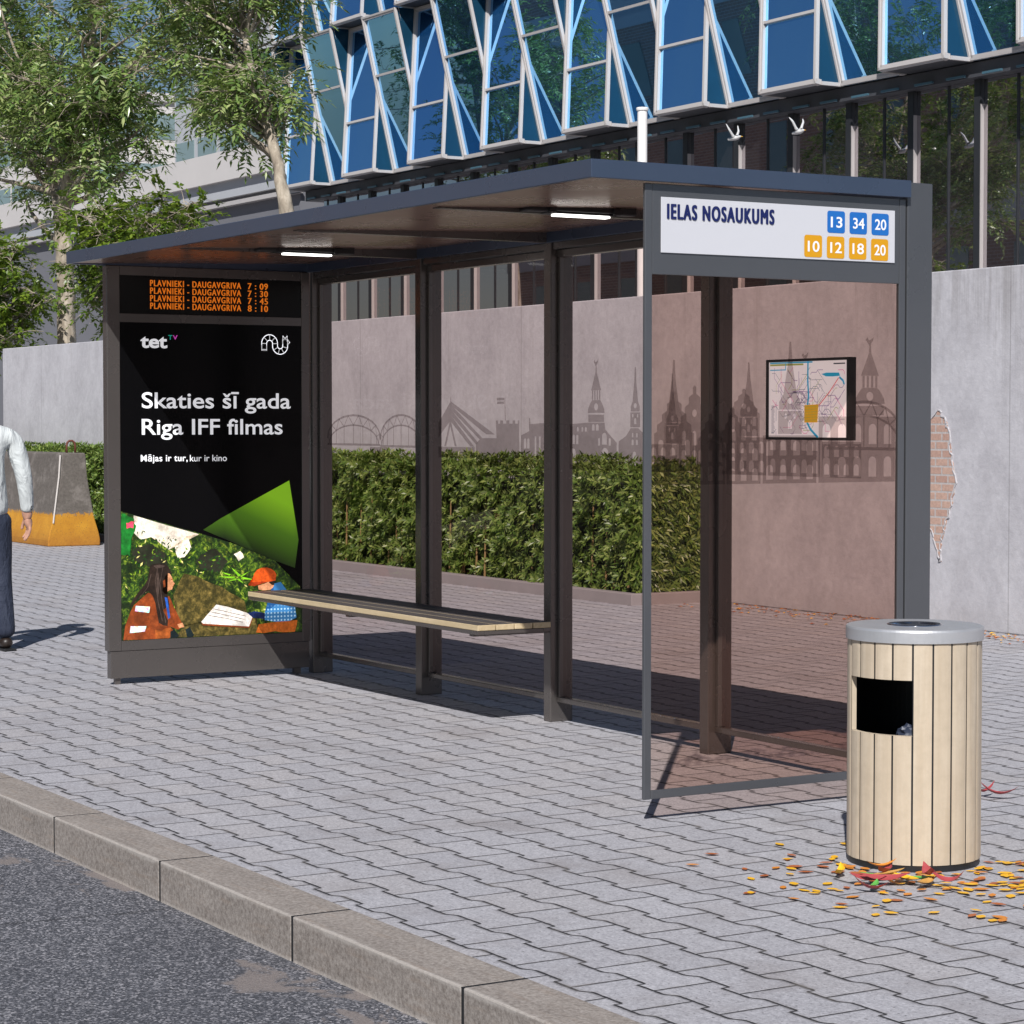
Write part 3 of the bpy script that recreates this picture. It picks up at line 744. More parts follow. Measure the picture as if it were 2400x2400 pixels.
A = A[:4] + [('leaves', v_, k_) for k_, v_ in lv.items()] + A[4:]
A = [A[0]] + [x for x in A[2:]] + [A[1]]
pic('printed_picture', A, poster)
M['p_white'] = ink('poster_white', (.70, .70, .72), .62); M['p_teal'] = gink('poster_teal', (.02, .55, .40), .4); M['p_mag'] = gink('poster_magenta', (.72, .08, .55), .4)
TO = .0042
text_mesh('headline_lettering', 'Skaties šī gada', M['p_white'], poster, FP, .511, 1.413, 1.518, 1.604, .012, extrude=TO)
text_mesh('headline_lettering', 'Riga IFF filmas', M['p_white'], poster, FP, .510, 1.362, 1.372, 1.458, .012, extrude=TO)
text_mesh('tagline_lettering', 'Mājas ir tur,', M['p_white'], poster, FP, .504, .780, 1.224, 1.260, .004, extrude=TO, sp=1.08, heavy=.0009)
text_mesh('tagline_lettering', 'kur ir kino', M['p_white'], poster, FP, .794, 1.017, 1.222, 1.258, .004, extrude=TO)
text_mesh('logo_lettering', 'tet', M['p_white'], poster, FP, .505, .663, 1.850, 1.920, .028, extrude=TO)
text_mesh('logo_suffix', 'T', M['p_teal'], poster, FP, .669, .693, 1.896, 1.920, .02, extrude=TO)
text_mesh('logo_suffix', 'V', M['p_mag'], poster, FP, .696, .724, 1.896, 1.920, .02, extrude=TO)
# festival emblem: a serpentine strip of frames
path = []
for i in range(13):
    a = math.pi - math.pi * i / 12; path.append((1.293 + .041 * math.cos(a), 1.884 + .034 * math.sin(a)))
path = [(1.252, 1.852)] + path
for i in range(13):
    a = math.pi + math.pi * i / 12; path.append((1.3725 + .0385 * math.cos(a) - .0, 1.872 + .032 * math.sin(a)))
path.append((1.411, 1.90))
k_ = .93
path = [(1.238 + (a - 1.238) * .82, c) for a, c in path]
flat('emblem', ribbon(path, .0345), M['p_white'], poster, FP, TO)
flat('emblem_inner', ribbon(path, .0265), M['poster_black'], poster, FP, TO + .0004)
cross = []
for i in range(1, len(path) - 1, 3):
    (x0, y0), (x1, y1) = path[i - 1], path[i + 1]; dx, dy = x1 - x0, y1 - y0; L = math.hypot(dx, dy)
    cross += ribbon([(path[i][0] - dy / L * .0145, path[i][1] + dx / L * .0145), (path[i][0] + dy / L * .0145, path[i][1] - dx / L * .0145)], .0035)
for (a0, a1) in (((1.236, 1.850), (1.266, 1.850)), ((1.366, 1.902), (1.366, 1.928)), ((1.366, 1.928), (1.379, 1.914)), ((1.379, 1.914), (1.392, 1.928)), ((1.392, 1.928), (1.392, 1.898)), ((1.395, 1.908), (1.408, 1.892)), ((1.408, 1.892), (1.394, 1.878))):
    cross += ribbon([a0, a1], .0042)
flat('emblem_lines', cross, M['p_white'], poster, FP, TO + .0008)
n = N('poster_cover_glass'); tr = n.n('ShaderNodeBsdfTransparent'); gl = n.n('ShaderNodeBsdfGlossy'); gl.inputs['Roughness'].default_value = .03
fr = n.n('ShaderNodeFresnel'); fr.inputs['IOR'].default_value = 1.25; mx = n.n('ShaderNodeMixShader')
n.t.links.new(fr.outputs[0], mx.inputs[0]); n.t.links.new(tr.outputs[0], mx.inputs[1]); n.t.links.new(gl.outputs[0], mx.inputs[2]); M['cover'] = n.done(mx.outputs[0])

# ---- bench
b = MB()
b.box(-3.925, -1.367, 1.092, 1.130, .447, .466, .002); b.box(-3.925, -1.367, 1.452, 1.490, .447, .466, .002)
b.box(-3.925, -3.885, 1.1305, 1.4515, .447, .465, .002); b.box(-1.407, -1.367, 1.1305, 1.4515, .447, .465, .002)
for k in (1, 2): b.box(PX[k] - .052, PX[k] - .012, 1.131, 1.549, .430, .4655, .002)
bench = b.build('bench', M['metal'], SH)
for k in range(4):
    q = MB(); q.box(-3.928, -1.364, 1.090 + k * .1015, 1.090 + k * .1015 + .096, .4665, .494, .003)
    q.m = [1 if all(q.v[i][2] > .4925 for i in f) else 0 for f in q.f]
    q.build('slat', [M['bench_wood'], M['bench_top']], bench)
# ---- lamps under the roof
M['lamp'] = ink('lamp_glow', (1, .98, .94), 3.0)
for x in (PX[1], PX[3]):
    b = MB()
    b.box(x - .03, x + .062, .63, 1.105, 2.3025, 2.330, .004); b.box(x - .036, x + .068, .60, .70, 2.298, 2.334, .005); b.box(x - .036, x + .068, 1.045, 1.13, 2.298, 2.334, .005)
    for yy in (.715, 1.030): b.box(x + .0625, x + .074, yy - .018, yy + .018, 2.296, 2.322, .003)
    b.box(x - .02, x + .05, .705, 1.04, 2.294, 2.302, .002)
    lamp = b.build('ceiling_lamp', M['black'], SH)
    b = MB(); b.box(x + .004, x + .046, .745, 1.012, 2.284, 2.2935, .004); b.build('lamp_diffuser', M['lamp'], lamp)

# ---- skyline films on the glass (2-D outlines with windows cut out)
def outline(name, loops, mat, parent, frame, off):
    cu = bpy.data.curves.new(name, 'CURVE'); cu.dimensions = '2D'; cu.fill_mode = 'BOTH'
    for lp in loops:
        s = cu.splines.new('POLY'); s.points.add(len(lp) - 1); s.use_cyclic_u = True
        for i, (a, c) in enumerate(lp): s.points[i].co = (a, c, 0, 1)
    o = bpy.data.objects.new(name, cu); COL.objects.link(o)
    dg = bpy.context.evaluated_depsgraph_get()
    me = bpy.data.meshes.new_from_object(o.evaluated_get(dg))
    COL.objects.unlink(o); bpy.data.objects.remove(o); bpy.data.curves.remove(cu)
    for v in me.vertices: v.co = frame(v.co.x, v.co.y, off)
    me.materials.clear(); me.materials.append(mat)
    ob = bpy.data.objects.new(name, me)
    return link(ob, parent)
def awin(x, z, w, h, k=6):        # round-headed window
    out = [(x - w / 2, z), (x + w / 2, z), (x + w / 2, z + h - w / 2)]
    for i in range(1, k): out.append((x + w / 2 * math.cos(math.pi * i / k), z + h - w / 2 + w / 2 * math.sin(math.pi * i / k)))
    out.append((x - w / 2, z + h - w / 2)); return out
def circ(x, z, r, k=14): return [(x + r * math.cos(6.283 * i / k), z + r * math.sin(6.283 * i / k)) for i in range(k)]
def rect(x0, x1, z0, z1): return [(x0, z0), (x1, z0), (x1, z1), (x0, z1)]
def rooster_tower(x, z, s):       # z = base; s = scale (1 -> about .25 m tall)
    o = [[(x - .068*s, z), (x + .068*s, z), (x + .068*s, z + .035*s), (x - .068*s, z + .035*s)],
         [(x - .073*s, z + .043*s), (x + .073*s, z + .043*s), (x + .07*s, z + .062*s), (x + .055*s, z + .085*s), (x + .036*s, z + .104*s), (x - .036*s, z + .104*s), (x - .055*s, z + .085*s), (x - .07*s, z + .062*s)],
         circ(x, z + .072*s, .017*s)]
    for d in (-.031, -.0105, .0105, .031): o.append(rect(x + (d - .0055)*s, x + (d + .0055)*s, z + .1045*s, z + .149*s))
    o.append([(x - .044*s, z + .1495*s), (x + .044*s, z + .1495*s), (x + .03*s, z + .18*s), (x + .006*s, z + .235*s), (x + .003*s, z + .268*s), (x + .014*s, z + .282*s), (x + .018*s, z + .297*s), (x + .006*s, z + .288*s),
              (x - .006*s, z + .284*s), (x - .014*s, z + .296*s), (x - .022*s, z + .285*s), (x - .010*s, z + .272*s), (x - .003*s, z + .262*s), (x - .006*s, z + .235*s), (x - .03*s, z + .18*s)])
    return o
def spire(x, z, s, base=.08):
    return [[(x - base/2, z), (x + base/2, z), (x + base/2, z + .09*s), (x - base/2, z + .09*s)], awin(x, z + .02*s, .018, .035*s), awin(x - .02, z + .06*s, .01, .02*s), awin(x + .02, z + .06*s, .01, .02*s),
            [(x - base*.46, z + .095*s), (x + base*.46, z + .095*s), (x + base*.46, z + .125*s), (x + base*.28, z + .155*s), (x + base*.2, z + .21*s), (x + base*.1, z + .27*s), (x + .004, z + .36*s), (x - .004, z + .36*s),
             (x - base*.1, z + .27*s), (x - base*.2, z + .21*s), (x - base*.28, z + .155*s), (x - base*.46, z + .125*s)], circ(x, z + .13*s, .012)]
def gable(x0, x1, z0, z1, steps=4, wins=3):
    xm = (x0 + x1) / 2; hw = (x1 - x0) / 2; zs = z0 + (z1 - z0) * .55
    L = [(x0, z0), (x1, z0), (x1, zs)]; Rr = []
    for i in range(steps):
        a = hw * (1 - (i + .55) / steps); bq = hw * (1 - (i + 1) / steps) if i < steps - 1 else hw * .06
        zz = zs + (z1 - zs) * (i + .8) / steps
        L += [(xm + a, zs + (z1 - zs) * i / steps + .006), (xm + a, zz)]
        Rr += [(xm - a, zs + (z1 - zs) * i / steps + .006), (xm - a, zz)]
    L.append((xm + .004, z1)); out = L + [(xm - .004, z1)] + Rr[::-1] + [(x0, zs)]
    o = [out]
    for i in range(wins):
        xx = x0 + (x1 - x0) * (i + .5) / wins
        o.append(awin(xx, z0 + (zs - z0) * .1, (x1 - x0) / wins * .45, (zs - z0) * .38)); o.append(awin(xx, z0 + (zs - z0) * .58, (x1 - x0) / wins * .36, (zs - z0) * .3))
    o.append(circ(xm, zs + (z1 - zs) * .3, hw * .14)); return o
def hall(x0, x1, z0, z1, cols, rows):
    o = [rect(x0, x1, z0, z1)]
    for r in range(rows):
        for c in range(cols):
            xx = x0 + (x1 - x0) * (c + .5) / cols; hh = (z1 - z0) / rows
            o.append(awin(xx, z0 + hh * (r + .16), (x1 - x0) / cols * .5, hh * .62))
    return o
def arch_bridge(x0, x1, zd, zt):
    o = []; xm = (x0 + x1) / 2; hw = (x1 - x0) / 2; K = 16
    pt = [(xm + hw * math.cos(math.pi - math.pi * i / K), zd + .03 + (zt - zd - .03) * math.sin(math.pi * i / K)) for i in range(K + 1)]
    lo = [(xm + hw * .93 * math.cos(math.pi - math.pi * i / K), zd + (zt - zd - .055) * math.sin(math.pi * i / K)) for i in range(K + 1)]
    o += ribbon(pt, .011) + ribbon(lo, .009)
    for i in range(K):
        o += ribbon([pt[i], lo[i + 1]] if i % 2 else [lo[i], pt[i + 1]], .006)
    for i in range(2, K - 1, 2): o += ribbon([(lo[i][0], zd), lo[i]], .007)
    o.append(rect(x0, x1, zd - .012, zd)); return o
def films(name, items, parent, frame, off):
    """each outline of the skyline goes into one film mesh"""
    b = MB()
    for loops, isfill in items:
        if isfill:
            cu = outline('tmp', loops, M['decal'], None, lambda a, c, o: (a, 0, c), 0)
            me = cu.data
            b.add([frame(v.co.x, v.co.z, off) for v in me.vertices], [tuple(p.vertices) for p in me.polygons])
            bpy.data.objects.remove(cu); bpy.data.meshes.remove(me)
        else:
            for pts in loops: b.add([frame(a, c, off) for a, c in pts], [tuple(range(len(pts)))])
    return b.build(name, M['decal'], parent)
def FY(y0): return lambda a, c, o: (a, y0 - o, c)
panes = [o for o in SH.children if o.name.startswith('glass_pane')]
z0 = 1.215
items = [
    [(arch_bridge(-3.96, -3.315, 1.321, 1.478), 0), (arch_bridge(-3.315, -2.835, 1.315, 1.478), 0), ([rect(-3.40, -3.26, z0, 1.285)], 0), ([rect(-3.44, -3.22, 1.2855, 1.303)], 0)],
    [([[(-2.662, 1.435), (-2.536, 1.545), (-2.534, 1.57), (-2.531, 1.57), (-2.526, 1.545), (-2.083, 1.378), (-2.17, 1.378), (-2.50, 1.515), (-2.21, 1.36), (-2.235, 1.352), (-2.512, 1.495), (-2.25, 1.335), (-2.27, 1.325), (-2.522, 1.47),
         (-2.29, 1.315), (-2.33, 1.315), (-2.528, 1.44), (-2.47, 1.315), (-2.49, 1.315), (-2.536, 1.42), (-2.58, 1.315), (-2.60, 1.315), (-2.545, 1.44), (-2.662, 1.36)]], 1),
     ([rect(-2.662, -2.285, 1.255, 1.312)], 0),
     ([[(-2.271, z0), (-1.846, z0), (-1.846, 1.448), (-1.86, 1.448), (-1.86, 1.432), (-1.885, 1.432), (-1.885, 1.448), (-1.91, 1.448), (-1.91, 1.432), (-1.94, 1.432), (-1.94, 1.448), (-1.97, 1.448), (-1.97, 1.432), (-2.0, 1.432), (-2.0, 1.448), (-2.03, 1.448), (-2.03, 1.432), (-2.05, 1.432), (-2.05, 1.448), (-2.074, 1.448), (-2.065, 1.359), (-2.223, 1.358), (-2.271, 1.329)]], 1),
     (ribbon([(-1.98, 1.4485), (-1.984, 1.56)], .006) + [rect(-2.064, -1.99, 1.548, 1.561), rect(-2.06, -1.99, 1.53, 1.542)], 0),
     ([[(-1.828, z0), (-1.57, z0), (-1.57, 1.434), (-1.635, 1.434), (-1.74, 1.43), (-1.745, 1.46), (-1.752, 1.46), (-1.752, 1.395), (-1.828, 1.374)], awin(-1.79, 1.31, .022, .05), awin(-1.76, 1.31, .022, .05), rect(-1.70, -1.685, 1.24, 1.37), rect(-1.66, -1.645, 1.24, 1.37)], 1)],
    [([[(-1.38, z0), (-.976, z0), (-.976, 1.344), (-1.071, 1.404), (-1.079, 1.437), (-1.224, 1.437), (-1.38, 1.43)], awin(-1.35, 1.24, .05, .075), awin(-1.075, 1.235, .06, .085), awin(-1.345, 1.335, .02, .045), awin(-1.315, 1.335, .02, .045),
       awin(-1.175, 1.40, .022, .03), awin(-1.14, 1.40, .022, .03), awin(-1.08, 1.335, .04, .055), awin(-1.125, 1.33, .016, .035), awin(-1.035, 1.33, .016, .035), awin(-1.31, 1.395, .014, .022), awin(-1.27, 1.395, .014, .022), awin(-1.24, 1.395, .014, .022)], 1),
     (rooster_tower(-1.151, 1.440, .985), 1),
     ([[(-.96, z0), (-.72, z0), (-.72, 1.37), (-.76, 1.39), (-.80, 1.412), (-.86, 1.412), (-.90, 1.375), (-.96, 1.35)], awin(-.90, 1.225, .03, .05), awin(-.83, 1.225, .03, .08), awin(-.845, 1.335, .016, .025), awin(-.81, 1.335, .016, .025), awin(-.845, 1.37, .012, .02), awin(-.81, 1.37, .012, .02)], 1),
     (spire(-.824, 1.4155, .76, .08), 1),
     (hall(-.71, -.49, z0, 1.34, 3, 2), 1), (spire(-.53, 1.345, .86, .1), 1), (gable(-.48, -.24, z0, 1.60), 1)],
    [(gable(-.17, .02, z0, 1.50), 1), (spire(.035, 1.38, .87, .13), 1), (hall(-.05, .16, z0, 1.375, 3, 2), 1), (hall(.17, .52, z0, 1.40, 5, 2), 1), (rooster_tower(.42, 1.405, 1.08), 1), (hall(.53, .78, z0, 1.36, 4, 2), 1),
     (arch_bridge(.56, 1.03, 1.34, 1.52), 0)]]
for k in range(4): films('skyline_film', items[k], panes[k], FY(1.608), .002)
endp = [o for o in SH.children if o.name.startswith('end_glass_pane')][0]
films('skyline_film', [(gable(.385, .56, 1.212, 1.55), 1), (spire(.47, 1.36, .84, .085), 1), (gable(.565, .70, 1.212, 1.47), 1), (hall(.705, .86, 1.212, 1.36, 3, 2), 1), (gable(.71, .855, 1.3605, 1.56), 1),
                       (hall(.87, 1.12, 1.212, 1.39, 4, 2), 1), (spire(.995, 1.395, .95, .11), 1), (hall(1.13, 1.50, 1.212, 1.46, 5, 2), 1), (rooster_tower(1.375, 1.465, 1.0), 1)], endp, fx(XF - .007), .002)

# ---- framed route map hung on the rear glass
mp = tag(empty('route_map', (.47, 1.6, 1.53)), 'black framed street map hung on the tinted glass beside the litter bin', 'map board')
def MP(o): child_world(o, mp); return o
b = MB(); fy0, fy1 = 1.567, 1.6065
b.box(.205, .219, fy0, fy1, 1.366, 1.698, .002); b.box(.732, .746, fy0, fy1, 1.366, 1.698, .002)
b.box(.2195, .7315, fy0, fy1 - .001, 1.366, 1.377, .002); b.box(.2195, .7315, fy0, fy1 - .001, 1.687, 1.698, .002); b.box(.2195, .7315, fy1 - .012, fy1 - .002, 1.3775, 1.6865)
MP(b.build('frame', M['black']))
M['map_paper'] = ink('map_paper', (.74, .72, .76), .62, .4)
b = MB(); b.box(.2195, .7315, fy0 + .006, fy0 + .012, 1.3775, 1.6865); sheet = MP(b.build('map_sheet', M['map_paper']))
FM = lambda a, c, o: (a, fy0 + .006 - o, c)
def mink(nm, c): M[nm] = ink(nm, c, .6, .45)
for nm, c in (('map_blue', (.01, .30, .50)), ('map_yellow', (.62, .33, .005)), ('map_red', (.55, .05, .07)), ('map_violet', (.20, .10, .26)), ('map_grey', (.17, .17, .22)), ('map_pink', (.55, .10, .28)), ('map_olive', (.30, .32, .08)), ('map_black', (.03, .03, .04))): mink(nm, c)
def msub(nm, polys, mt, off):
    o = flat(nm, polys, M[mt], None, FM, off); o.parent = sheet
    return o
blue = [rect(.228, .51, 1.680, 1.6855), rect(.228, .335, 1.652, 1.656), rect(.331, .335, 1.6565, 1.6795)]
blue += ribbon([(.481, 1.684), (.48, 1.604), (.486, 1.544), (.479, 1.508)], .009) + ribbon([(.478, 1.436), (.499, 1.41), (.53, 1.388), (.546, 1.3785)], .010)
blue += [[(.568, 1.633), (.60, 1.638), (.68, 1.637), (.687, 1.624), (.64, 1.622), (.597, 1.623)]] + ribbon([(.684, 1.618), (.705, 1.605), (.712, 1.592)], .009)
rr = random.Random(77); lines = {k: [] for k in ('map_violet', 'map_grey', 'map_pink', 'map_olive', 'map_red', 'map_black')}
for i in range(95):
    cx = rr.gauss(.46, .10); cz = rr.gauss(1.52, .065)
    if rr.random() < .25: cx = rr.uniform(.30, .70)
    cx = min(.69, max(.27, cx)); cz = min(1.65, max(1.40, cz))
    pts = [(cx, cz)]; an = rr.choice([0, 45, 90, 135, 180, 225, 270, 315])
    for j in range(rr.randint(3, 7)):
        an += rr.choice([-45, 0, 0, 45]); l = rr.uniform(.008, .035)
        q2 = (pts[-1][0] + l * math.cos(math.radians(an)), pts[-1][1] + l * math.sin(math.radians(an)))
        if .235 < q2[0] < .72 and 1.385 < q2[1] < 1.665: pts.append(q2)
    lines[rr.choice(['map_violet', 'map_grey', 'map_grey', 'map_pink', 'map_olive', 'map_grey', 'map_violet'])] += ribbon(pts, rr.uniform(.0014, .0024))
lines['map_red'] += ribbon([(.677, 1.616), (.62, 1.56), (.553, 1.507)], .004)
for i in range(60):
    xx, zz = rr.gauss(.45, .02), rr.uniform(1.41, 1.56); lines['map_grey'] += [rect(xx, xx + rr.uniform(.003, .012), zz, zz + .0025)]
for i in range(28):
    lines['map_grey'] += [rect(.238, .238 + rr.uniform(.015, .026), 1.392 + i * .0042, 1.3938 + i * .0042)]
lines['map_black'] += [rect(.645, .718, 1.671, 1.676)]
msub('legend_stripe', [rect(.228, .45, 1.671, 1.6785)], 'map_olive', .0006)
for k, v in lines.items(): msub('route_line', v, k, .0009)
msub('river', blue, 'map_blue', .0012)
msub('city_block', [[(.459, 1.508), (.55, 1.511), (.544, 1.438), (.459, 1.437)]], 'map_yellow', .0015)
blk = []
for i in range(9):
    xx = .465 + i * .0095; blk += ribbon([(xx, 1.441), (xx + .002, 1.505)], .0014)
for i in range(6): blk += ribbon([(.461, 1.446 + i * .011), (.544, 1.449 + i * .011)], .0014)
msub('block_streets', blk, 'map_olive', .0018)

# ------------------------------------------------------------------ litter bin
BC = Vector((2.158, .700)); BR = .2175
bin_ = tag(empty('litter_bin', (BC.x, BC.y, 0)), 'round litter bin clad in pale wooden slats with a silver lid and square opening', 'litter bin')
fa = math.atan2(-.651, .762)            # towards the road
sw = 2 * math.pi / 21
b = MB()
def slat(b, a0, a1, z0, z1, r0=BR - .003, r1=BR, k=5):
    vs = []; fs = []
    for z in (z0, z1):
        for r in (r0, r1):
            for i in range(k + 1):
                a = a0 + (a1 - a0) * i / k
                rr_ = r - (.0012 if (i in (0, k) and r == r1) else 0)
                vs.append((rr_ * math.cos(a), rr_ * math.sin(a), z))
    K = k + 1
    for i in range(k):
        fs += [(i, i+1, K+i+1, K+i), (2*K+i, 3*K+i, 3*K+i+1, 2*K+i+1), (K+i, K+i+1, 3*K+i+1, 3*K+i), (i+1, i, 2*K+i, 2*K+i+1)]
    fs += [(0, K, 3*K, 2*K), (k, 2*K+k, 3*K+k, K+k)]
    b.add(vs, fs)
off = math.radians(-1.5)
for i in range(21):
    # angles grow to the image right; the opening takes the four slats left of the centre line
    a0 = fa + off + sw * i; a1 = a0 + sw
    g = .0145
    if i in (17, 18, 19, 20):
        slat(b, a0 + g, a1 - g, .022, .437); slat(b, a0 + g, a1 - g, .615, .7345)
    else:
        slat(b, a0 + g, a1 - g, .022, .7345)
for i in (17, 18, 19, 20):
    a0 = fa + off + sw * i; a1 = a0 + sw; e = .0005 if i > 17 else .0
    slat(b, a0, a1, .422, .4368, BR - .020, BR - .0036); slat(b, a0, a1, .6152, .630, BR - .020, BR - .0036)
a0 = fa + off + sw * 17
slat(b, a0 - .055, a0 - .0005, .4375, .6145, BR - .020, BR - .0036, 2)
b.build('slat_cladding', M['bin_wood'], bin_)
b = MB()
# inner drum with the opening left out
k = 84
for i in range(k):
    a0 = fa + off + 2 * math.pi * i / k; a1 = fa + off + 2 * math.pi * (i + 1) / k
    op = i >= 68
    for (z0_, z1_) in (((.0, .437), (.615, .734)) if op else ((.0, .734),)):
        r = BR - .0033
        b.quad((r * math.cos(a0), r * math.sin(a0), z0_), (r * math.cos(a1), r * math.sin(a1), z0_), (r * math.cos(a1), r * math.sin(a1), z1_), (r * math.cos(a0), r * math.sin(a0), z1_))
b.lathe([(0.0, .001), (BR - .012, .001), (BR - .012, .0205), (BR - .02, .0208)], k=64)
b.build('drum', M['black'], bin_)
b = MB(); b.lathe([(.165, .02), (.172, .405), (.166, .405), (.158, .03), (0, .03)], k=48); b.build('inner_bucket', plain('dark_bucket', (.02, .02, .022), .35), bin_, smooth=True)
b = MB(); b.lathe([(BR - .03, .733), (.2235, .733), (.2235, .768), (.2215, .7745), (.216, .777), (.083, .777), (.083, .771), (.0, .771)], k=96)
b.build('lid', plain('silver_lid', (.50, .50, .51), .42, .55, .03, 20), bin_)
b = MB(); b.lathe([(.0, .7712), (.06, .7712), (.078, .776), (.0865, .7805), (.0905, .7785), (.0905, .7771)], k=72)
b.build('ashtray', M['chrome'], bin_, smooth=True)
bm = bmesh.new(); bmesh.ops.create_icosphere(bm, subdivisions=3, radius=.05); r2 = random.Random(4)
for v in bm.verts: v.co *= 1 + r2.uniform(-.16, .16)
ra = fa - math.radians(6)
for v in bm.verts: v.co = Vector((v.co.x * .8 + .125 * math.cos(ra), v.co.y * .8 + .125 * math.sin(ra), v.co.z * .7 + .43))
b = MB(); b.bm(bm); b.build('rubbish_bag', plain('blue_grey_plastic', (.025, .032, .055), .45), bin_)

# ------------------------------------------------------------------ fallen leaves
def leafshape(L, W, curl, k=7, fold=.0):
    b = MB(); vs = []; fs = []
    for i in range(k + 1):
        t_ = i / k; x = (t_ - .5) * L; wv = W / 2 * (math.sin(math.pi * min(1, t_ * 1.02)) ** .8 if 0 < t_ < 1 else .02)
        z = curl * L * ((t_ - .5) * 2) ** 2
        vs += [(x, -wv, z + fold * wv), (x, 0, z), (x, wv, z + fold * wv)]
    for i in range(k): fs += [(3*i, 3*i+3, 3*i+4, 3*i+1), (3*i+1, 3*i+4, 3*i+5, 3*i+2)]
    b.add(vs, fs); return b
def leafcol(name, c):
    n = N(name); p = n.obj(); f = n.noise(p, 60, 4, .7)
    return n.done(n.pbsdf(n.mix(f, [x * .75 for x in c], [min(1, x * 1.2) for x in c]), .5))
LC = {'yellow': leafcol('yellow_leaf', (.80, .43, .015)), 'orange': leafcol('orange_leaf', (.62, .22, .025)), 'brown': leafcol('rust_leaf', (.40, .11, .03)),
      'red': leafcol('red_leaf', (.36, .055, .06)), 'green': leafcol('green_leaf', (.10, .34, .06)), 'tan': leafcol('tan_leaf', (.50, .27, .07))}
small = {}
for cname in ('yellow', 'orange', 'brown'):
    me_o = leafshape(.050, .027, .012, 7, .05); o = me_o.build('fallen_leaf', LC[cname], smooth=True)
    small[cname] = o.data; bpy.data.objects.remove(o)
rr = random.Random(29); spots = []
def free(x, y):
    return math.hypot(x - BC.x, y - BC.y) > BR + .02
tries = 0
while len(spots) < 205 and tries < 9000:
    tries += 1
    front = abs(rr.gauss(.20, .30)); side = rr.gauss(.06, .34)      # along the view: nearer the road / to the right of the bin
    if rr.random() < .25: front, side = rr.uniform(-.25, .95), rr.uniform(-.50, .68)
    x = 2.158 + side * .651 + front * .762; y = .70 + side * .762 - front * .651
    if not free(x, y) or front > 1.15 or side < -.78 or side > .72: continue
    if side < -.25 and (rr.random() < .45 or front > .75): continue
    if side > -.2 and front < 0.02 and side < .24: continue
    spots.append((x, y))
labs = {'yellow': 'small yellow oval leaf fallen on the paving by the litter bin', 'orange': 'small orange oval leaf fallen on the paving by the litter bin', 'brown': 'small rust brown oval leaf fallen on the paving by the litter bin'}
for x, y in spots:
    cname = rr.choices(['yellow', 'orange', 'brown'], [.48, .30, .22])[0]
    o = bpy.data.objects.new('fallen_leaf', small[cname]); link(o)
    o.location = (x, y, .004 + rr.uniform(0, .003)); o.rotation_euler = (rr.uniform(-.03, .03), rr.uniform(-.03, .03), rr.uniform(0, 6.28)); s_ = rr.uniform(.72, 1.12); o.scale = (s_, s_ * rr.uniform(.8, 1.2), s_)
    tag(o, labs[cname], 'leaf', 'small %s leaves fallen round the litter bin' % cname)
big = [('red', 2.352, .425, .020, 2.2, .16, .050, .10, 'curled red leaf below the opening at the foot of the litter bin'),
       ('red', 2.44, .345, .018, .9, .17, .052, .09, 'long red leaf lying across the heap in front of the bin'),
       ('red', 2.505, .235, .014, .85, .13, .045, .16, 'curled red leaf nearest the road in the heap at the bin'),
       ('red', 2.495, .475, .030, 2.6, .15, .055, .13, 'red leaf leaning up against the foot of the bin'),
       ('red', 2.57, .49, .020, .6, .12, .045, .20, 'upturned red leaf at the end of the heap away from the shelter'),
       ('red', 2.40, .305, .015, 1.0, .13, .046, .10, 'red leaf half under the longest red leaf of the heap'),
       ('green', 2.345, .375, .010, .6, .10, .045, .06, 'green leaf at the shelter end of the leaf heap'),
       ('green', 2.452, .455, .010, .9, .12, .05, .05, 'green leaf lying flat against the base of the bin'),
       ('green', 2.475, .275, .012, 2.2, .08, .035, .10, 'small green leaf on the road side of the leaf heap'),
       ('tan', 2.385, .40, .018, 1.5, .15, .055, .05, 'crumpled tan leaf in the middle of the leaf heap'),
       ('tan', 2.53, .43, .014, 1.9, .12, .045, .08, 'tan leaf beside the upturned red leaf in the heap'),
       ('yellow', 2.262, .315, .014, 2.3, .09, .045, .16, 'yellow leaf standing on edge apart from the leaf heap'),
       ('yellow', 2.47, .405, .020, .2, .11, .045, .06, 'large yellow leaf on top of the leaf heap at the bin'),
       ('orange', 2.31, .44, .030, 1.2, .11, .035, .12, 'orange leaf propped on the dark base of the bin'),
       ('red', 1.367, 1.80, .02, .75, .17, .05, .15, 'curled red leaf lying alone on the paving beyond the bin'),
       ('red', 1.30, 1.79, .02, 1.5, .12, .04, .2, 'small red leaf half hidden behind the bin')]
for cname, x, y, z, rz, L, W, cu_, lab in big:
    o = leafshape(L * .92, W * .72, cu_ * 1.9, 9, .5).build('fallen_leaf', LC[cname], smooth=True)
    o.location = (x, y, z); o.rotation_euler = (rr.uniform(-.45, .45), rr.uniform(-.12, .12), rz)
    tag(o, lab, 'leaf', 'large leaves heaped at the foot of the bin')
b = MB(); b.mi = 0
for i in range(300):
    x = rr.uniform(-7.0, -2.2); y = WY - .03 - abs(rr.gauss(0, .28)); 
    if x < -6.2: y -= .05
    b.mi = rr.choice([0, 1, 2, 1]); a = rr.uniform(0, 6.28); L = rr.uniform(.03, .055); W = L * .5; z = rr.uniform(.005, .014)
    c_, s_ = math.cos(a), math.sin(a)
    b.add([(x - c_ * L/2, y - s_ * L/2, z), (x + s_ * W/2, y - c_ * W/2, z + .006), (x + c_ * L/2, y + s_ * L/2, z + .002), (x - s_ * W/2, y + c_ * W/2, z + .008)], [(0, 1, 2, 3)])
tag(b.build('leaf_litter', [LC['yellow'], LC['orange'], LC['brown']]), 'drift of small orange and yellow leaves along the foot of the plastered wall', 'leaf litter', kind='stuff')

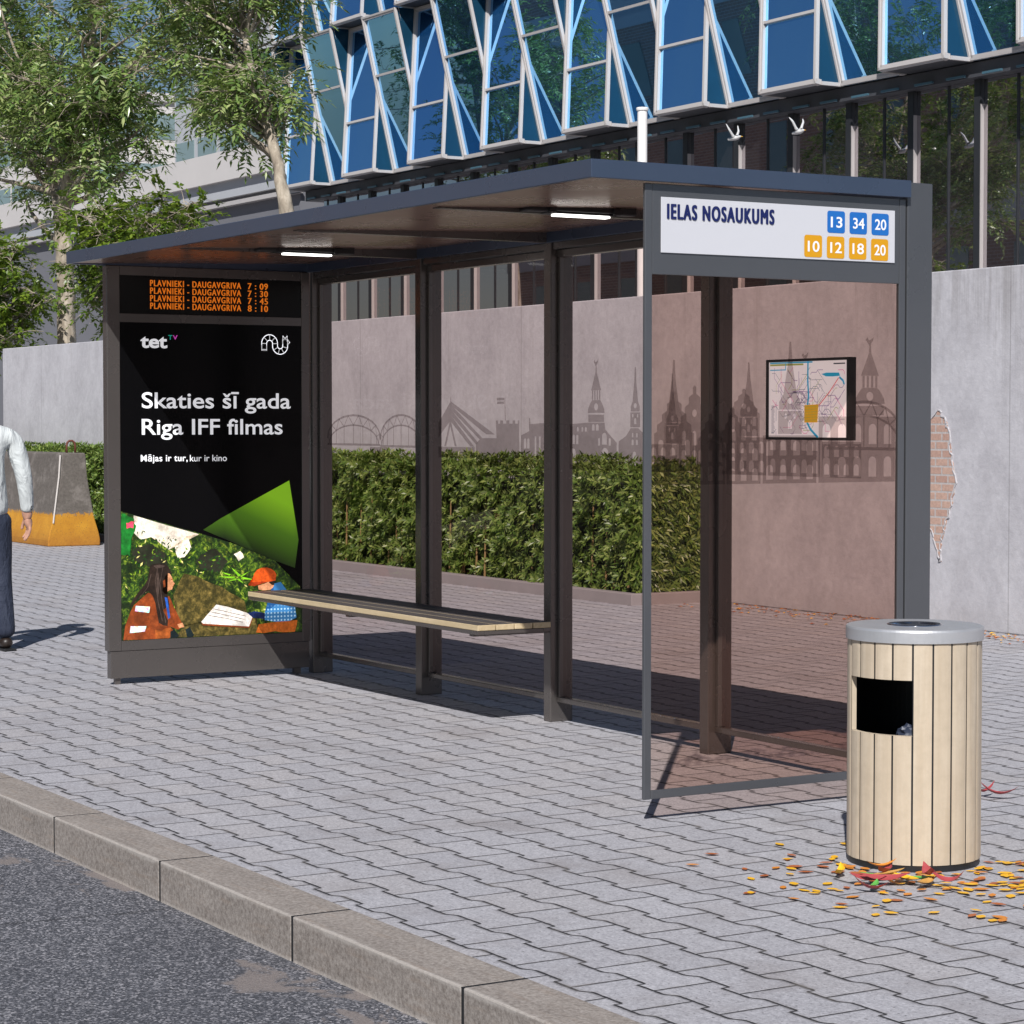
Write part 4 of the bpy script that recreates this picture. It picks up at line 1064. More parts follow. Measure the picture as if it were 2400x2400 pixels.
# ------------------------------------------------------------------ concrete barrier
M['barrier'] = None
n = N('barrier_concrete'); p = n.pos(); X, Y, Z = n.sep(p)
g = n.noise(p, 30, 5, .7); f = n.noise(p, 5, 5, .65); sp = n.noise(p, 90, 3, .7)
c = n.mix(n.lin(.3, .7, g), (.085, .072, .062), (.15, .13, .112)); c = n.mix(n.sstep(.5, .7, f), c, (.20, .175, .155))
edge = n.m('ADD', Z, n.m('MULTIPLY_ADD', g, .16, -.08))
ye = n.mix(n.lin(.35, .75, f), (.44, .19, .012), (.56, .27, .02)); ye = n.mix(n.sstep(.60, .68, sp), ye, (.09, .05, .03))
ye = n.mix(n.lin(.22, 0, Z, 0, .6), ye, (.28, .10, .015))
c = n.mix(n.sstep(.395, .36, edge), c, ye)
M['barrier'] = n.done(n.pbsdf(c, .85, 0, n.bump(g, .5, .01)))
BX = -17.93; yc = 5.267
prof = [(-.318, 0), (-.318, .075), (-.30, .16), (-.245, .34), (-.165, .80), (-.145, 1.075), (-.125, 1.085), (.125, 1.085), (.145, 1.075), (.165, .80), (.245, .34), (.30, .16), (.318, .075), (.318, 0)]
bar = tag(empty('concrete_barrier', (BX, yc, 0)), 'dark concrete road barrier with yellow painted foot in front of the hedge', 'road barrier')
bm = bmesh.new()
f0 = bm.faces.new([bm.verts.new((0, y, z)) for y, z in prof])
r = bmesh.ops.extrude_face_region(bm, geom=[f0])
for v in r['geom']:
    if isinstance(v, bmesh.types.BMVert): v.co.x = -2.6
bmesh.ops.recalc_face_normals(bm, faces=bm.faces)
b = MB(); b.bm(bm); b.build('body', M['barrier'], bar, bevel=.012)
b = MB()
pth = [(-.10, -.05, 1.08, .013), (-.10, -.05, 1.17, .013), (-.10, -.04, 1.205, .013), (-.10, -.015, 1.225, .013), (-.10, .02, 1.225, .013), (-.10, .045, 1.205, .013), (-.10, .055, 1.17, .013), (-.10, .055, 1.08, .013)]
b.tube(pth, 10); b.build('lifting_loop', plain('rusty_rebar', (.12, .035, .02), .75), bar, smooth=True)
b = MB(); b.tube([(.004, -.165 + .0, 1.06, .010), (.004, -.185, .80, .010), (.004, -.245, .36, .010), (.004, -.255, .27, .010)], 8)  # pale tube added as a highlight for the sunlit corner bevel
b.build('lit_edge', plain('lit_edge_pale', (.55, .50, .46), .7), bar)

# ------------------------------------------------------------------ pedestrian
def skin(name, joints, edges, mat, parent, sub=2, root=0):
    me = bpy.data.meshes.new(name); me.from_pydata([j[:3] for j in joints], edges, [])
    o = bpy.data.objects.new(name, me); COL.objects.link(o)
    o.modifiers.new('skin', 'SKIN').use_smooth_shade = True
    sv = me.skin_vertices[0].data if me.skin_vertices else None
    if sv is None:
        bm = bmesh.new(); bm.from_mesh(me); bm.verts.layers.skin.verify(); bm.to_mesh(me); bm.free(); sv = me.skin_vertices[0].data
    for i, j in enumerate(joints):
        rx = j[3]; ry = j[4] if len(j) > 4 else j[3]; sv[i].radius = (rx, ry); sv[i].use_root = (i == root)
    if sub: 
        s = o.modifiers.new('sub', 'SUBSURF'); s.levels = sub; s.render_levels = sub
    dg = bpy.context.evaluated_depsgraph_get(); dg.update()
    m2 = bpy.data.meshes.new_from_object(o.evaluated_get(dg)); m2.name = name
    COL.objects.unlink(o); bpy.data.objects.remove(o); bpy.data.meshes.remove(me)
    m2.materials.clear(); m2.materials.append(mat)
    m2.polygons.foreach_set('use_smooth', [True] * len(m2.polygons))
    return link(bpy.data.objects.new(name, m2), parent)
M['skin'] = plain('skin', (.50, .27, .19), .5); M['hair'] = plain('brown_hair', (.045, .028, .018), .6, 0, .4, 60)
n = N('pale_blazer'); p = n.obj(); f = n.noise(n.scale(p, (1, 1, .45)), 10, 3, .55, .8); g = n.noise(p, 220, 2)
M['blazer'] = n.done(n.pbsdf(n.mix(f, (.50, .53, .53), (.60, .62, .61)), .85, 0, n.bump(n.m('ADD', f, n.m('MULTIPLY', g, .03)), .6, .06)))
n = N('navy_trousers'); p = n.obj(); f = n.noise(n.scale(p, (1, 1, .5)), 9, 4, .6, .5)
M['trouser'] = n.done(n.pbsdf(n.mix(f, (.008, .012, .028), (.022, .030, .055)), .8, 0, n.bump(f, .8, .05)))
M['shoe'] = plain('dark_brown_shoe', (.02, .013, .010), .4)
# local frame: x = forward, y = the figure's left, z = up;  right arm hangs at the right side
ped = tag(empty('person', (-6.35, .375, 0), math.pi), 'person in a pale blazer and dark navy trousers walking away beside the advertising panel', 'person')
aR = [(-.02, -.195, 1.355), (-.045, -.245, 1.10), (-.005, -.285, .845)]; aL = [(.0, .195, 1.355), (.06, .245, 1.10), (.14, .26, .86)]
lR = [(0, -.09, .86), (-.02, -.10, .47), (-.10, -.105, .085)]; lL = [(0, .09, .86), (.10, .095, .48), (.09, .095, .09)]
J = [(0, 0, .90, .08, .08), (0, 0, 1.08, .075, .075), (-.005, 0, 1.26, .08, .08), (.0, 0, 1.37, .06, .06), (.01, 0, 1.44, .05, .05), (.025, 0, 1.52, .07, .062), (.03, 0, 1.60, .085, .07), (.02, 0, 1.665, .06, .055)]
Eg = [(0, 1), (1, 2), (2, 3), (3, 4), (4, 5), (5, 6), (6, 7)]
def chain(J, Eg, start, pts, rs):
    pr = start
    for p_, r_ in zip(pts, rs):
        J.append((*p_, r_)); Eg.append((pr, len(J) - 1)); pr = len(J) - 1
    return pr
hR = chain(J, Eg, 2, aR, (.055, .042, .030)); hL = chain(J, Eg, 2, aL, (.055, .042, .030))
def hand(J, Eg, w, wrist, dirn, side):
    wx, wy, wz = wrist; d_ = Vector(dirn).normalized(); pc = Vector(wrist) + d_ * .055
    J.append((*pc, .022, .030)); pi_ = len(J) - 1; Eg.append((w, pi_))
    for k, (ofs, ln) in enumerate(((-.026, .070), (-.009, .080), (.009, .076), (.025, .060))):
        a_ = pc + Vector((ofs, 0, 0)) + d_ * .035; b_ = a_ + d_ * ln * .5 + Vector((.006, side * .012, 0)); c2 = b_ + d_ * ln * .45 + Vector((.004, side * .022, 0))
        pr = pi_
        for pt, r_ in ((a_, .0095), (b_, .0088), (c2, .0075)):
            J.append((*pt, r_)); Eg.append((pr, len(J) - 1)); pr = len(J) - 1
    t0 = Vector(wrist) + d_ * .03 + Vector((.028, side * .012, 0)); t1 = t0 + d_ * .035 + Vector((.016, side * .012, 0)); t2 = t1 + d_ * .028 + Vector((.0, side * .008, 0))
    pr = w
    for pt, r_ in ((t0, .012), (t1, .0105), (t2, .009)):
        J.append((*pt, r_)); Eg.append((pr, len(J) - 1)); pr = len(J) - 1
hand(J, Eg, hR, aR[2], (.10, -.12, -1), 1); hand(J, Eg, hL, aL[2], (.35, .02, -1), -1)
chain(J, Eg, 0, lR, (.085, .055, .040)); chain(J, Eg, 0, lL, (.085, .055, .040))
body = skin('body', J, Eg, M['skin'], ped)
b = MB(); b.tube([(.095, 0, 1.575, .010), (.118, 0, 1.552, .014), (.10, 0, 1.545, .008)], 8)
for s_ in (-1, 1):
    b.tube([(.02, s_ * .072, 1.60, .006), (.012, s_ * .080, 1.585, .016), (.02, s_ * .074, 1.555, .008)], 8)
    b.tube([(.098, s_ * .028, 1.598, .006), (.104, s_ * .028, 1.598, .009), (.108, s_ * .028, 1.598, .005)], 8)
b.build('face_features', M['skin'], ped, smooth=True)
bm = bmesh.new(); bmesh.ops.create_icosphere(bm, subdivisions=4, radius=1.0); r2 = random.Random(12)
for v in bm.verts:
    k_ = 1 + .04 * math.sin(v.co.y * 34 + v.co.z * 5) * (.5 + .5 * r2.random())
    v.co = Vector((.010 + v.co.x * .101 * k_, v.co.y * .089 * k_, 1.612 + v.co.z * .108 * k_))
bmesh.ops.delete(bm, geom=[v for v in bm.verts if (v.co.x > .045 and v.co.z < 1.645 + (v.co.x - .045) * .2) or v.co.z < 1.535 or (v.co.x > .0 and v.co.z < 1.60)], context='VERTS')
b = MB(); b.bm(bm); b.build('hair', M['hair'], ped, smooth=True)
JB = [(0, 0, .80, .135, .185), (0, 0, .95, .118, .165), (-.002, 0, 1.08, .112, .150), (-.006, 0, 1.24, .118, .165), (-.004, 0, 1.345, .092, .14), (.004, 0, 1.405, .062, .075)]
EB = [(0, 1), (1, 2), (2, 3), (3, 4), (4, 5)]
chain(JB, EB, 4, [(-.02, -.188, 1.335), (-.035, -.225, 1.20), (-.050, -.248, 1.09), (-.03, -.268, .97), (-.008, -.283, .862)], (.070, .064, .056, .050, .043))
chain(JB, EB, 4, [(.0, .188, 1.335), (.03, .225, 1.20), (.06, .248, 1.09), (.10, .256, .97), (.135, .26, .875)], (.070, .064, .056, .050, .043))
bz = skin('blazer', JB, EB, M['blazer'], ped)
b = MB()
for i in range(3): b.lathe([(0, 0), (.008, 0), (.008, .004), (0, .005)], k=12)
b.v = []; b.f = []; b.m = []
for i in range(4): b.tube([(-.052 + i * .001, -.292, .885 + i * .018, .0065), (-.056 + i * .001, -.297, .885 + i * .018, .0065)], 10)
b.build('cuff_button', M['black'], bz)
JT = [(0, 0, .90, .118, .155), (0, 0, .84, .115, .160)]; ET = [(0, 1)]
chain(JT, ET, 1, [(-.005, -.095, .76), (-.02, -.10, .48), (-.07, -.103, .25), (-.10, -.105, .07)], (.098, .072, .066, .066))
chain(JT, ET, 1, [(.02, .095, .76), (.10, .095, .49), (.09, .095, .26), (.085, .095, .075)], (.098, .072, .066, .066))
skin('trousers', JT, ET, M['trouser'], ped)
for (x, y) in ((-.10, -.105), (.085, .095)):
    skin('shoe', [(x - .05, y, .045, .045, .040), (x + .03, y, .05, .045, .042), (x + .13, y, .035, .034, .042), (x + .19, y, .028, .024, .034)], [(0, 1), (1, 2), (2, 3)], M['shoe'], ped)
    b = MB(); b.box(x - .085, x + .205, y - .04, y + .04, 0, .014, .004); b.build('shoe_sole', M['black'], ped)

# ------------------------------------------------------------------ white pole behind the wall
b = MB()
b.lathe([(.050, 0), (.050, 4.585)], k=24); b.lathe([(.050, 4.585), (.060, 4.588), (.063, 4.605), (.060, 4.618), (.0, 4.622)], k=24)
po = b.build('white_pole', plain('white_painted_pole', (.78, .75, .72), .45), smooth=False); po.location = (-11.68, 9.0, 0)
tag(po, 'thick white painted pole with capped top rising behind the plastered wall', 'pole')

# ------------------------------------------------------------------ folded glass office building
OB = tag(empty('office_building', (0, 0, 0)), 'office building with a folded facade of tilted blue glass panes in beige frames', 'building')
X0, MW, FYo, FYi, Z0b, SHt = -43.23, 3.155, 20.0, 20.5, 7.02, 3.52
LEAN = -.575
def qpt(Q, u, v): return Q[0].lerp(Q[1], u).lerp(Q[3].lerp(Q[2], u), v)
def window(Q, mull):
    Q = [Vector(q_) for q_ in Q]; nrm = (Q[1] - Q[0]).cross(Q[3] - Q[0]).normalized()
    if nrm.y > 0: nrm = -nrm
    b = MB()
    for i in range(4):
        a_, c_ = Q[i], Q[(i + 1) % 4]
        cen = sum(Q, Vector()) / 4
        ins_ = .045
        e = (c_ - a_).normalized(); inn = nrm.cross(e); 
        if inn.dot(cen - a_) < 0: inn = -inn
        b.bar(a_ + inn * ins_, c_ + inn * ins_, .085, .10, nrm)
        b.bar(a_ + inn * .028 + nrm * .052, c_ + inn * .022 + nrm * .052, .040, .03, nrm)
    b.bar(qpt(Q, .03, mull), qpt(Q, .97, mull), .05, .09, nrm)
    wf = b.build('window', M['frame'], OB)
    b = MB(); o_ = nrm * -.004
    b.quad(*[q_ + o_ for q_ in Q]); b.build('pane', M['facade_glass'], wf)
def one(name, mat, fn):
    b = MB(); fn(b); return b.build(name, mat, OB)
for st in range(2):
    z0_ = Z0b + st * SHt; z1_ = z0_ + SHt; sx = st * LEAN
    for k in range(-1, 11):
        x = X0 + k * MW + sx; h = MW / 2
        def PB(u0, u1): return [(x + u0, FYo, z0_ + .01), (x + u1, FYo, z0_ + .01), (x + u1 + LEAN, FYi, z1_ - .01), (x + u0 + LEAN, FYi, z1_ - .01)]
        def QB(u0, u1): return [(x + u0, FYi, z0_ + .01), (x + u1, FYi, z0_ + .01), (x + u1 + LEAN, FYo, z1_ - .01), (x + u0 + LEAN, FYo, z1_ - .01)]
        if k >= 0: window(PB(0, h), .36)
        window(QB(h if k >= 0 else MW - .9, MW), .62)
        for xb in ((x + h, x + MW) if k >= 0 else (x + MW,)):
            e = .002
            cr_ = (xb + LEAN / 2, (FYo + FYi) / 2, (z0_ + z1_) / 2)
            one('side_pane', M['side_glass'], lambda b: b.add([(xb, FYo, z0_ + .02), (xb, FYi, z0_ + .02), cr_], [(0, 1, 2)])); one('side_pane', M['side_glass'], lambda b: b.add([(xb + LEAN, FYi, z1_ - .02), (xb + LEAN, FYo, z1_ - .02), cr_], [(0, 1, 2)]))
            one('sill', M['frame'], lambda b: b.bar((xb, FYo + .05, z0_ + .03), (xb, FYi, z0_ + .03), .06, .06, (0, 0, 1)))
        if k >= 0:
            one('soffit_panel', M['soffit'], lambda b: b.box(x + .03, x + h - .03, FYo + .06, FYi + .16, z0_ + .012 + st * .001, z0_ + .05))
        one('soffit_panel', M['soffit'], lambda b: b.box(x + (h if k >= 0 else MW - .9) + .03, x + MW - .03, FYi + .04, FYi + .16, z0_ + .0135, z0_ + .05))
        if k >= 0 or True: one('soffit_panel', M['soffit'], lambda b: b.box(x + LEAN + (h if k >= 0 else MW - .9), x + LEAN + MW, FYo + .06, FYi + .16, z1_ - .055, z1_ - .012))
XE = X0 + 11 * MW
b = MB(); b.box(X0 - .2, XE, FYi + .165, FYi + 16, 6.80, Z0b + 2 * SHt + 9, 0); b.build('core', M['dark_frame'], OB)
b = MB(); b.box(X0 + .2, XE, FYi + .06, FYi + .30, 6.79, 7.015)
b.build('lower_fascia', M['soffit'], OB)
for k in range(22):
    xx = X0 + .25 + k * MW / 2
    for u in (0, .75): one('trim_strip', M['blue_trim'], lambda b: b.box(xx + u, xx + u + .42, FYi - .02, FYi + .018, 6.80, 6.835))
b = MB(); b.box(X0 + .5, XE, FYi + .32, FYi + .36, 0, 6.788); b.build('storefront_glazing', M['store_glass'], OB)
for k in range(-5, 16):
    xx = -19.833 - 1.5775 * k
    if xx < X0: continue
    b = MB(); b.mi = 0
    b.box(xx + .05, xx + .19, FYi + .245, FYi + .319, 0, 6.787); b.box(xx + .1905, xx + .203, FYi + .252, FYi + .318, 6.40, 6.786)  # dark upper piece beside the front paints the overhang's shade on the cap
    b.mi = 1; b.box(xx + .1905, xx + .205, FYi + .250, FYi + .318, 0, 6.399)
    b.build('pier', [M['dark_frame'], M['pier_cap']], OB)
b = MB()
for k in range(-5, 16):
    xx = -19.833 - 1.5775 * k + .95
    if xx < X0: continue
    b.box(xx, xx + .035, FYi + .300, FYi + .318, 0, 6.78)
b.box(X0 + .6, XE, FYi + .301, FYi + .317, 2.75, 2.83)
b.build('glazing_bar', M['dark_frame'], OB)

# ------------------------------------------------------------------ background buildings
def bgmat(name, c0, c1, bands, axis='X', glass=(.20, .27, .30), zper=3.2, zfrac=.45, xper=1.6, xfrac=.12):
    n = N(name); p = n.pos(); X, Y, Z = n.sep(p)
    zb = n.m('GREATER_THAN', n.m('FRACT', n.m('DIVIDE', Z, zper)), 1 - zfrac)
    xb = n.m('GREATER_THAN', n.m('FRACT', n.m('DIVIDE', n.m('ADD', X, Y), xper)), xfrac)
    f = n.noise(p, .6, 4)
    c = n.mix(f, c0, c1); w_ = n.m('MULTIPLY', zb, xb)
    return n.done(n.pbsdf(n.mix(w_, c, glass), n.m('SUBTRACT', .8, n.m('MULTIPLY', w_, .7)), 0))
def tower(name, label, x0, x1, y0, y1, h, wallm, rows, cols, winm, inset=.15, ww=.6, wh=.55):
    e_ = tag(empty(name, (0, 0, 0)), label, 'building')
    b = MB(); b.box(x0, x1, y0, y1, 0, h); b.build('wall', wallm, e_)
    b = MB(); b.box(x0 - .2, x1 + .2, y0 - .2, y1 + .2, h + .003, h + .5); b.build('parapet', wallm, e_)
    rh = h / rows; cw = (x1 - x0) / cols
    for r in range(rows):
        b = MB()
        for c in range(cols):
            xa = x0 + cw * (c + .5 - ww / 2)
            b.box(xa, xa + cw * ww, y0 - .03, y0 + .05, rh * (r + .5 - wh / 2), rh * (r + .5 + wh / 2))
        b.build('window_row', winm, e_)
        b = MB(); cy_ = (y1 - y0) / max(2, int((y1 - y0) / cw))
        for c in range(max(2, int((y1 - y0) / cw))):
            ya = y0 + cy_ * (c + .5 - ww / 2)
            b.box(x1 - .05, x1 + .03, ya, ya + cy_ * ww, rh * (r + .5 - wh / 2), rh * (r + .5 + wh / 2))
        b.build('window_row', winm, e_)
    return e_
M['pale_wall'] = plain('pale_render', (.55, .52, .50), .85, 0, .08, .6); M['peach_wall'] = plain('peach_render', (.60, .47, .38), .85, 0, .08, .6)
M['grey_wall'] = plain('grey_cladding', (.40, .41, .43), .7, 0, .08, .5); M['window_far'] = plain('far_window_glass', (.10, .15, .17), .1, .3, .2, .4)
M['greenish'] = plain('greenish_glass_band', (.26, .34, .34), .15, .3, .2, .4)
tower('glass_block', 'pale banded office block far behind the tall forked tree', -150, -116, 44, 60, 19.5, M['pale_wall'], 7, 4, M['greenish'], ww=.96, wh=.5)
tower('grey_tower', 'tall pale grey tower between the trees and the blue glass facade', -88, -71.5, 36, 50, 26, M['grey_wall'], 9, 7, M['greenish'], ww=.82, wh=.42)
pb = tag(empty('slatted_building', (0, 0, 0)), 'pale low building with tall vertical windows seen over the wall by the young tree', 'building')
b = MB(); b.box(-140, -62, 34, 46, 0, 8.0); b.build('wall', M['pale_wall'], pb)
for k in range(52):
    xx = -138 + k * 1.46
    b = MB(); b.box(xx, xx + .45, 33.80, 33.998, 1.0, 7.8); b.build('pilaster', M['peach_wall'], pb)
    b = MB(); b.box(xx + .62, xx + 1.2, 33.92, 33.997, 1.4, 7.4); b.build('window', M['window_far'], pb)
cb = tag(empty('ramp_building', (0, 0, 0)), 'dark grey hall with a broad pale roof edge behind the trees', 'building')
b = MB(); b.box(-104, -59.5, 28.3, 33, 0, 9.0); b.build('wall', plain('dark_grey_render', (.15, .15, .165), .8, 0, .1, .5), cb)
b = MB(); b.box(-104, -59.2, 27.9, 33.2, 9.55, 10.55); b.build('roof_edge', M['pale_wall'], cb)
b = MB(); b.box(-104, -59.4, 28.1, 33.1, 9.003, 9.548); b.build('soffit', M['grey_wall'], cb)
b = MB(); b.box(-104, -59.3, 28.05, 28.297, 8.72, 8.86); b.build('ledge', M['frame'], cb)
# across the street: what the glass reflects
br = tag(empty('brick_building', (0, 0, 0)), 'dark brick building across the street mirrored in the ground floor glazing', 'building')
b = MB(); b.box(-97, -47, -34, -17, -.1, 17.5); b.build('wall', M['brick'], br)
b = MB(); b.box(-97.2, -46.8, -34.2, -16.85, 9.2, 10.6); b.build('concrete_band', M['grey_wall'], br)
for r in range(3):
    for k in range(12):
        xx = -94.5 + k * 3.9; zz = (1.6, 6.0, 12.2)[r]
        b = MB(); b.box(xx, xx + 1.3, -17.05, -16.96, zz, zz + 2.4); b.build('window', M['window_far'], br)

# ------------------------------------------------------------------ gulls flying past the ground floor glazing
M['gull'] = plain('white_plumage', (.50, .49, .48), .7, 0, .05, 20); M['beak'] = plain('yellow_beak', (.75, .40, .03), .5)
def gull(loc, rz, tilt, label):
    e_ = tag(empty('gull', loc, rz), label, 'gull', None)
    J = [(-.17, 0, .0, .012, .03), (-.09, 0, .0, .035), (.02, 0, .0, .052), (.10, 0, .012, .040), (.155, 0, .035, .030), (.185, 0, .035, .016)]
    E_ = [(i, i + 1) for i in range(5)]
    for s_ in (-1, 1):
        chain(J, E_, 2, [(.02, s_ * .07, .06 + tilt * .02), (.0, s_ * .15, .17 + tilt * .05), (-.06, s_ * .19, .30)], (.030, .024, .008))
    o = skin('body', J, E_, M['gull'], e_)
    b = MB(); b.tube([(.195, 0, .034, .010), (.235, 0, .026, .003)], 8); b.build('beak', M['beak'], e_)
    e_.scale = (.8, .8, .8)
    return e_
gull((-23.71, 19.0, 6.17), .25, 0, 'white gull with raised wings flying near the pale pole')
gull((-21.99, 19.0, 6.09), .10, 1, 'white gull flying in front of the glazing farther from the pale pole')

# ------------------------------------------------------------------ trees
def curve_pts(a, c, bend, rr, k=7):
    a = Vector(a); c = Vector(c); mid = (a + c) / 2 + Vector((rr.uniform(-1, 1), rr.uniform(-1, 1), rr.uniform(-.2, .6))) * bend
    return [a * (1 - t) ** 2 + mid * 2 * t * (1 - t) + c * t * t for t in [i / k for i in range(k + 1)]]
def pinnate(b, p, d_, L, W, cnt, rr):
    """a twig of paired leaflets"""
    d_ = d_.normalized(); sd = d_.cross(Vector((0, 0, 1)))
    if sd.length < .1: sd = d_.orthogonal()
    sd.normalize(); upv = sd.cross(d_)
    tl = L * cnt * .20
    for i in range(cnt):
        t_ = (i // 2 + 1) / (cnt / 2 + .5); s_ = 1 if i % 2 else -1
        base = p + d_ * tl * t_ + Vector((0, 0, -.25 * tl * t_ * t_))
        dr = (d_ * rr.uniform(.3, .7) + sd * s_ * rr.uniform(.7, 1.1) + upv * rr.uniform(-.35, .35) + Vector((0, 0, rr.uniform(-.3, .3)))).normalized()
        if i == cnt - 1: dr = (d_ + Vector((0, 0, -.4))).normalized()
        l = L * rr.uniform(.75, 1.2); wd = W * rr.uniform(.8, 1.2); w2 = dr.cross(upv + Vector((rr.uniform(-.5, .5), rr.uniform(-.5, .5), 0)))
        if w2.length < .05: w2 = dr.orthogonal()
        w2.normalize(); m_ = base + dr * l * .45; e_ = base + dr * l + Vector((0, 0, -.12 * l))
        b.add([base, m_ + w2 * wd / 2, e_, m_ - w2 * wd / 2], [(0, 1, 2, 3)])
def tree(name, label, base, trunk, crown, ntarget, ntwig, leaf, mat, seed, group=None, kink=.6, nl=(9, 13), trunks=None, shape=None):
    rr = random.Random(seed); base = Vector(base)
    e_ = tag(empty(name, base), label, 'tree', group)
    tb = MB(); lb = MB()
    nodes = []
    for tk in ([trunk] + (trunks or [])):
        P = [Vector(p_[:3]) for p_ in tk]
        fine = []
        for i in range(len(tk) - 1):
            for j in range(4):
                t_ = j / 4; q_ = P[i].lerp(P[i + 1], t_)
                rj = tk[i][3] + (tk[i + 1][3] - tk[i][3]) * t_
                fine.append((q_.x + rr.uniform(-.02, .02), q_.y + rr.uniform(-.02, .02), q_.z, rj * rr.uniform(.93, 1.07)))
        fine.append((*P[-1], tk[-1][3]))
        tb.tube(fine, 10); nodes += [f_ for f_ in fine if f_[2] > .45 * tk[-1][2]]
    for i in range(ntarget):
        for _ in range(40):
            q_ = Vector((rr.uniform(-1, 1), rr.uniform(-1, 1), rr.uniform(-1, 1)))
            if .25 < q_.length < 1: break
        c0 = crown[rr.randrange(len(crown))] if isinstance(crown, list) else crown
        tgt = Vector((c0[0] + q_.x * c0[3], c0[1] + q_.y * c0[4], c0[2] + q_.z * c0[5]))
        st = min(nodes, key=lambda n_: (Vector(n_[:3]) - tgt).length + max(0, n_[2] - tgt.z + .5) * 1.5 + rr.uniform(0, 1.6))
        pts = curve_pts(st[:3], tgt, kink, rr)
        r0 = min(st[3] * .6, .07); 
        tb.tube([(*p_, max(.006, r0 * (1 - .9 * j / 7))) for j, p_ in enumerate(pts)], 5, caps=False)
        for j in range(ntwig):
            t_ = rr.uniform(.6, 1.0); ii = min(6, int(t_ * 7)); p_ = pts[ii].lerp(pts[ii + 1], t_ * 7 - ii)
            dv = Vector((rr.gauss(0, 1), rr.gauss(0, 1), rr.gauss(.1, .6))).normalized(); ln = rr.uniform(.12, .55)
            e2 = p_ + dv * ln
            tb.tube([(*p_, .008), (*((p_ + e2) / 2 + Vector((0, 0, .04))), .006), (*e2, .004)], 4, caps=False)
            pinnate(lb, e2, dv + Vector((0, 0, -.3)), leaf[0], leaf[1], rr.randint(*nl), rr)
            if rr.random() < .75: pinnate(lb, (p_ + e2) / 2, dv.cross(Vector((rr.uniform(-1, 1), rr.uniform(-1, 1), rr.uniform(-1, 1)))).normalized(), leaf[0], leaf[1], rr.randint(*nl), rr)
    tb.build('trunk', M['bark'], e_, smooth=True); lb.build('crown', mat, e_)
    return e_
# tall tree at the left edge: trunk forks into two stems, then spreads
tree('tall_tree', 'tall tree with a pale forked trunk and airy crown beyond the plastered wall', (-32.7, 10.6, 0),
     [(.05, 0, 0, .20), (.08, 0, 2.4, .18), (.05, 0, 3.6, .17), (.0, 0, 4.5, .165), (-.1, 0, 5.1, .14), (-.42, 0, 5.7, .11), (-.30, 0, 6.3, .09), (-.35, 0, 6.75, .08), (-.85, 0, 7.15, .06), (-2.05, .1, 7.7, .045)],
     [(-1.4, .2, 8.3, 2.6, 2.2, 1.9), (1.6, .2, 8.3, 2.3, 1.9, 1.7), (-1.9, .0, 6.5, 1.5, 1.4, 1.0), (1.7, -.1, 6.5, 1.5, 1.4, .8), (.4, .3, 11.2, 2.8, 2.2, 1.6), (3.2, .3, 8.2, 1.6, 1.5, 1.3), (2.0, .2, 13.2, 2.6, 2.0, 1.8), (-3.2, .2, 7.8, 1.8, 1.6, 1.6), (.2, -.2, 7.6, 1.6, 1.2, 1.0)], 158, 10, (.165, .050), M['leaf'], 101,
     trunks=[[(-.08, .0, 5.0, .13), (.1, 0, 5.75, .12), (.35, .1, 6.2, .10), (.92, .1, 6.7, .085), (1.0, .1, 7.3, .07), (1.3, .1, 8.8, .055), (1.6, .1, 11.5, .03)]])
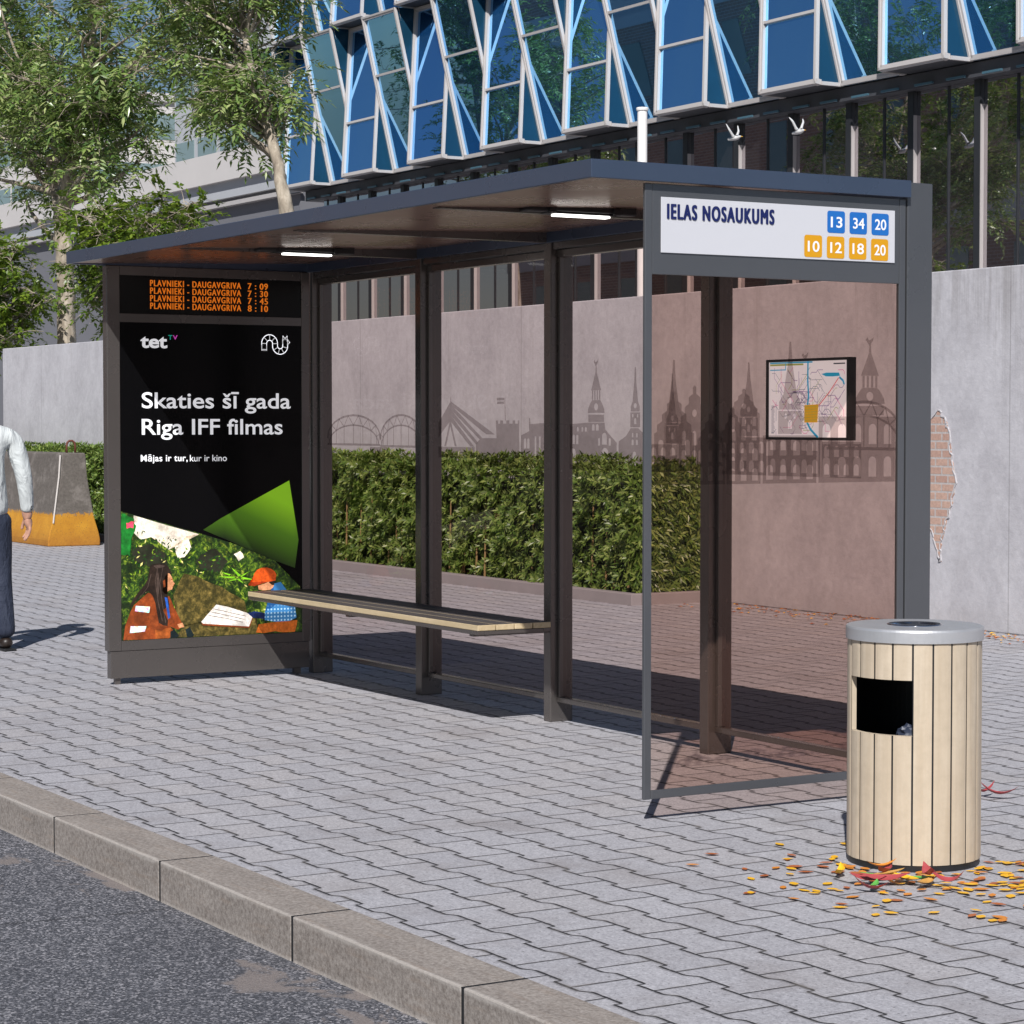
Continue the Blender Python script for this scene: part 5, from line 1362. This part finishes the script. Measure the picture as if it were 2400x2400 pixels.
tree('slender_tree', 'slender twin stemmed tree leaning away from the blue glass facade', (-24.2, 11.0, 0),
     [(0, 0, 0, .14), (0, 0, 3.5, .125), (.0, 0, 4.6, .11), (-.40, 0, 5.6, .085), (-1.30, .1, 6.6, .06), (-2.0, .2, 7.8, .045), (-2.3, .2, 9.4, .03)],
     [(-2.3, .2, 8.1, 1.4, 1.3, 1.4), (-1.7, .1, 6.5, .9, .9, .55), (-3.2, .3, 7.2, 1.2, 1.1, .8), (-1.5, .2, 8.9, 1.1, 1.1, .9), (-3.4, .2, 8.6, 1.3, 1.2, 1.1), (-.75, .1, 6.7, .55, .6, .5), (-2.0, .2, 11.2, 1.8, 1.5, 1.2), (-4.2, .3, 7.6, 1.2, 1.1, 1.2)], 92, 9, (.150, .044), M['leaf'], 202,
     trunks=[[(-.25, .1, 0, .11), (-.22, .1, 4.3, .085), (-.40, .1, 5.2, .075), (-.65, .1, 5.6, .065), (-1.1, .1, 6.2, .055), (-2.3, .2, 7.3, .04)]])
tree('shade_tree', 'large leafy tree mirrored in the blue glass panes above the shelter roof', (-47.5, 12.6, 0),
     [(0, 0, 0, .22), (.1, 0, 4.0, .19), (0, .1, 7.0, .13), (.5, 0, 10, .09), (1.5, .1, 14, .04)],
     [(-.5, 0, 9.0, 2.8, 2.4, 2.2), (1.5, 0, 11.5, 2.8, 2.4, 1.8), (1.8, .3, 14.2, 3.0, 2.4, 2.2), (4.0, .3, 12.6, 2.6, 2.0, 2.0), (3.4, .3, 9.2, 2.0, 1.8, 1.6)], 110, 10, (.19, .060), M['leaf'], 303)
tree('young_tree', 'young tree with lime green leaves just behind the wall near the concrete barrier', (-33.6, 9.3, 0),
     [(0, 0, 0, .07), (0, 0, 1.8, .06), (.1, 0, 3.2, .045), (.2, 0, 4.6, .02)],
     [(.6, 0, 3.6, 1.9, 1.1, .95), (1.5, 0, 3.9, 1.3, 1.0, .8), (-.7, 0, 4.4, 1.4, 1.0, .9), (1.6, 0, 3.1, .9, .7, .5)], 66, 10, (.095, .058), M['bush'], 404, kink=.4)
tree('broad_shrub', 'low bushy bright green tree showing just above the shelter roof', (-27.2, 9.6, 0),
     [(0, 0, 0, .07), (0, 0, 1.8, .06), (.1, 0, 3.0, .04), (.1, 0, 4.2, .02)],
     [(.4, 0, 4.35, 1.7, 1.2, .95), (-1.2, 0, 4.1, 1.3, 1.0, .8), (1.6, 0, 4.3, 1.0, .8, .7)], 85, 11, (.095, .058), M['bush'], 505, kink=.4)
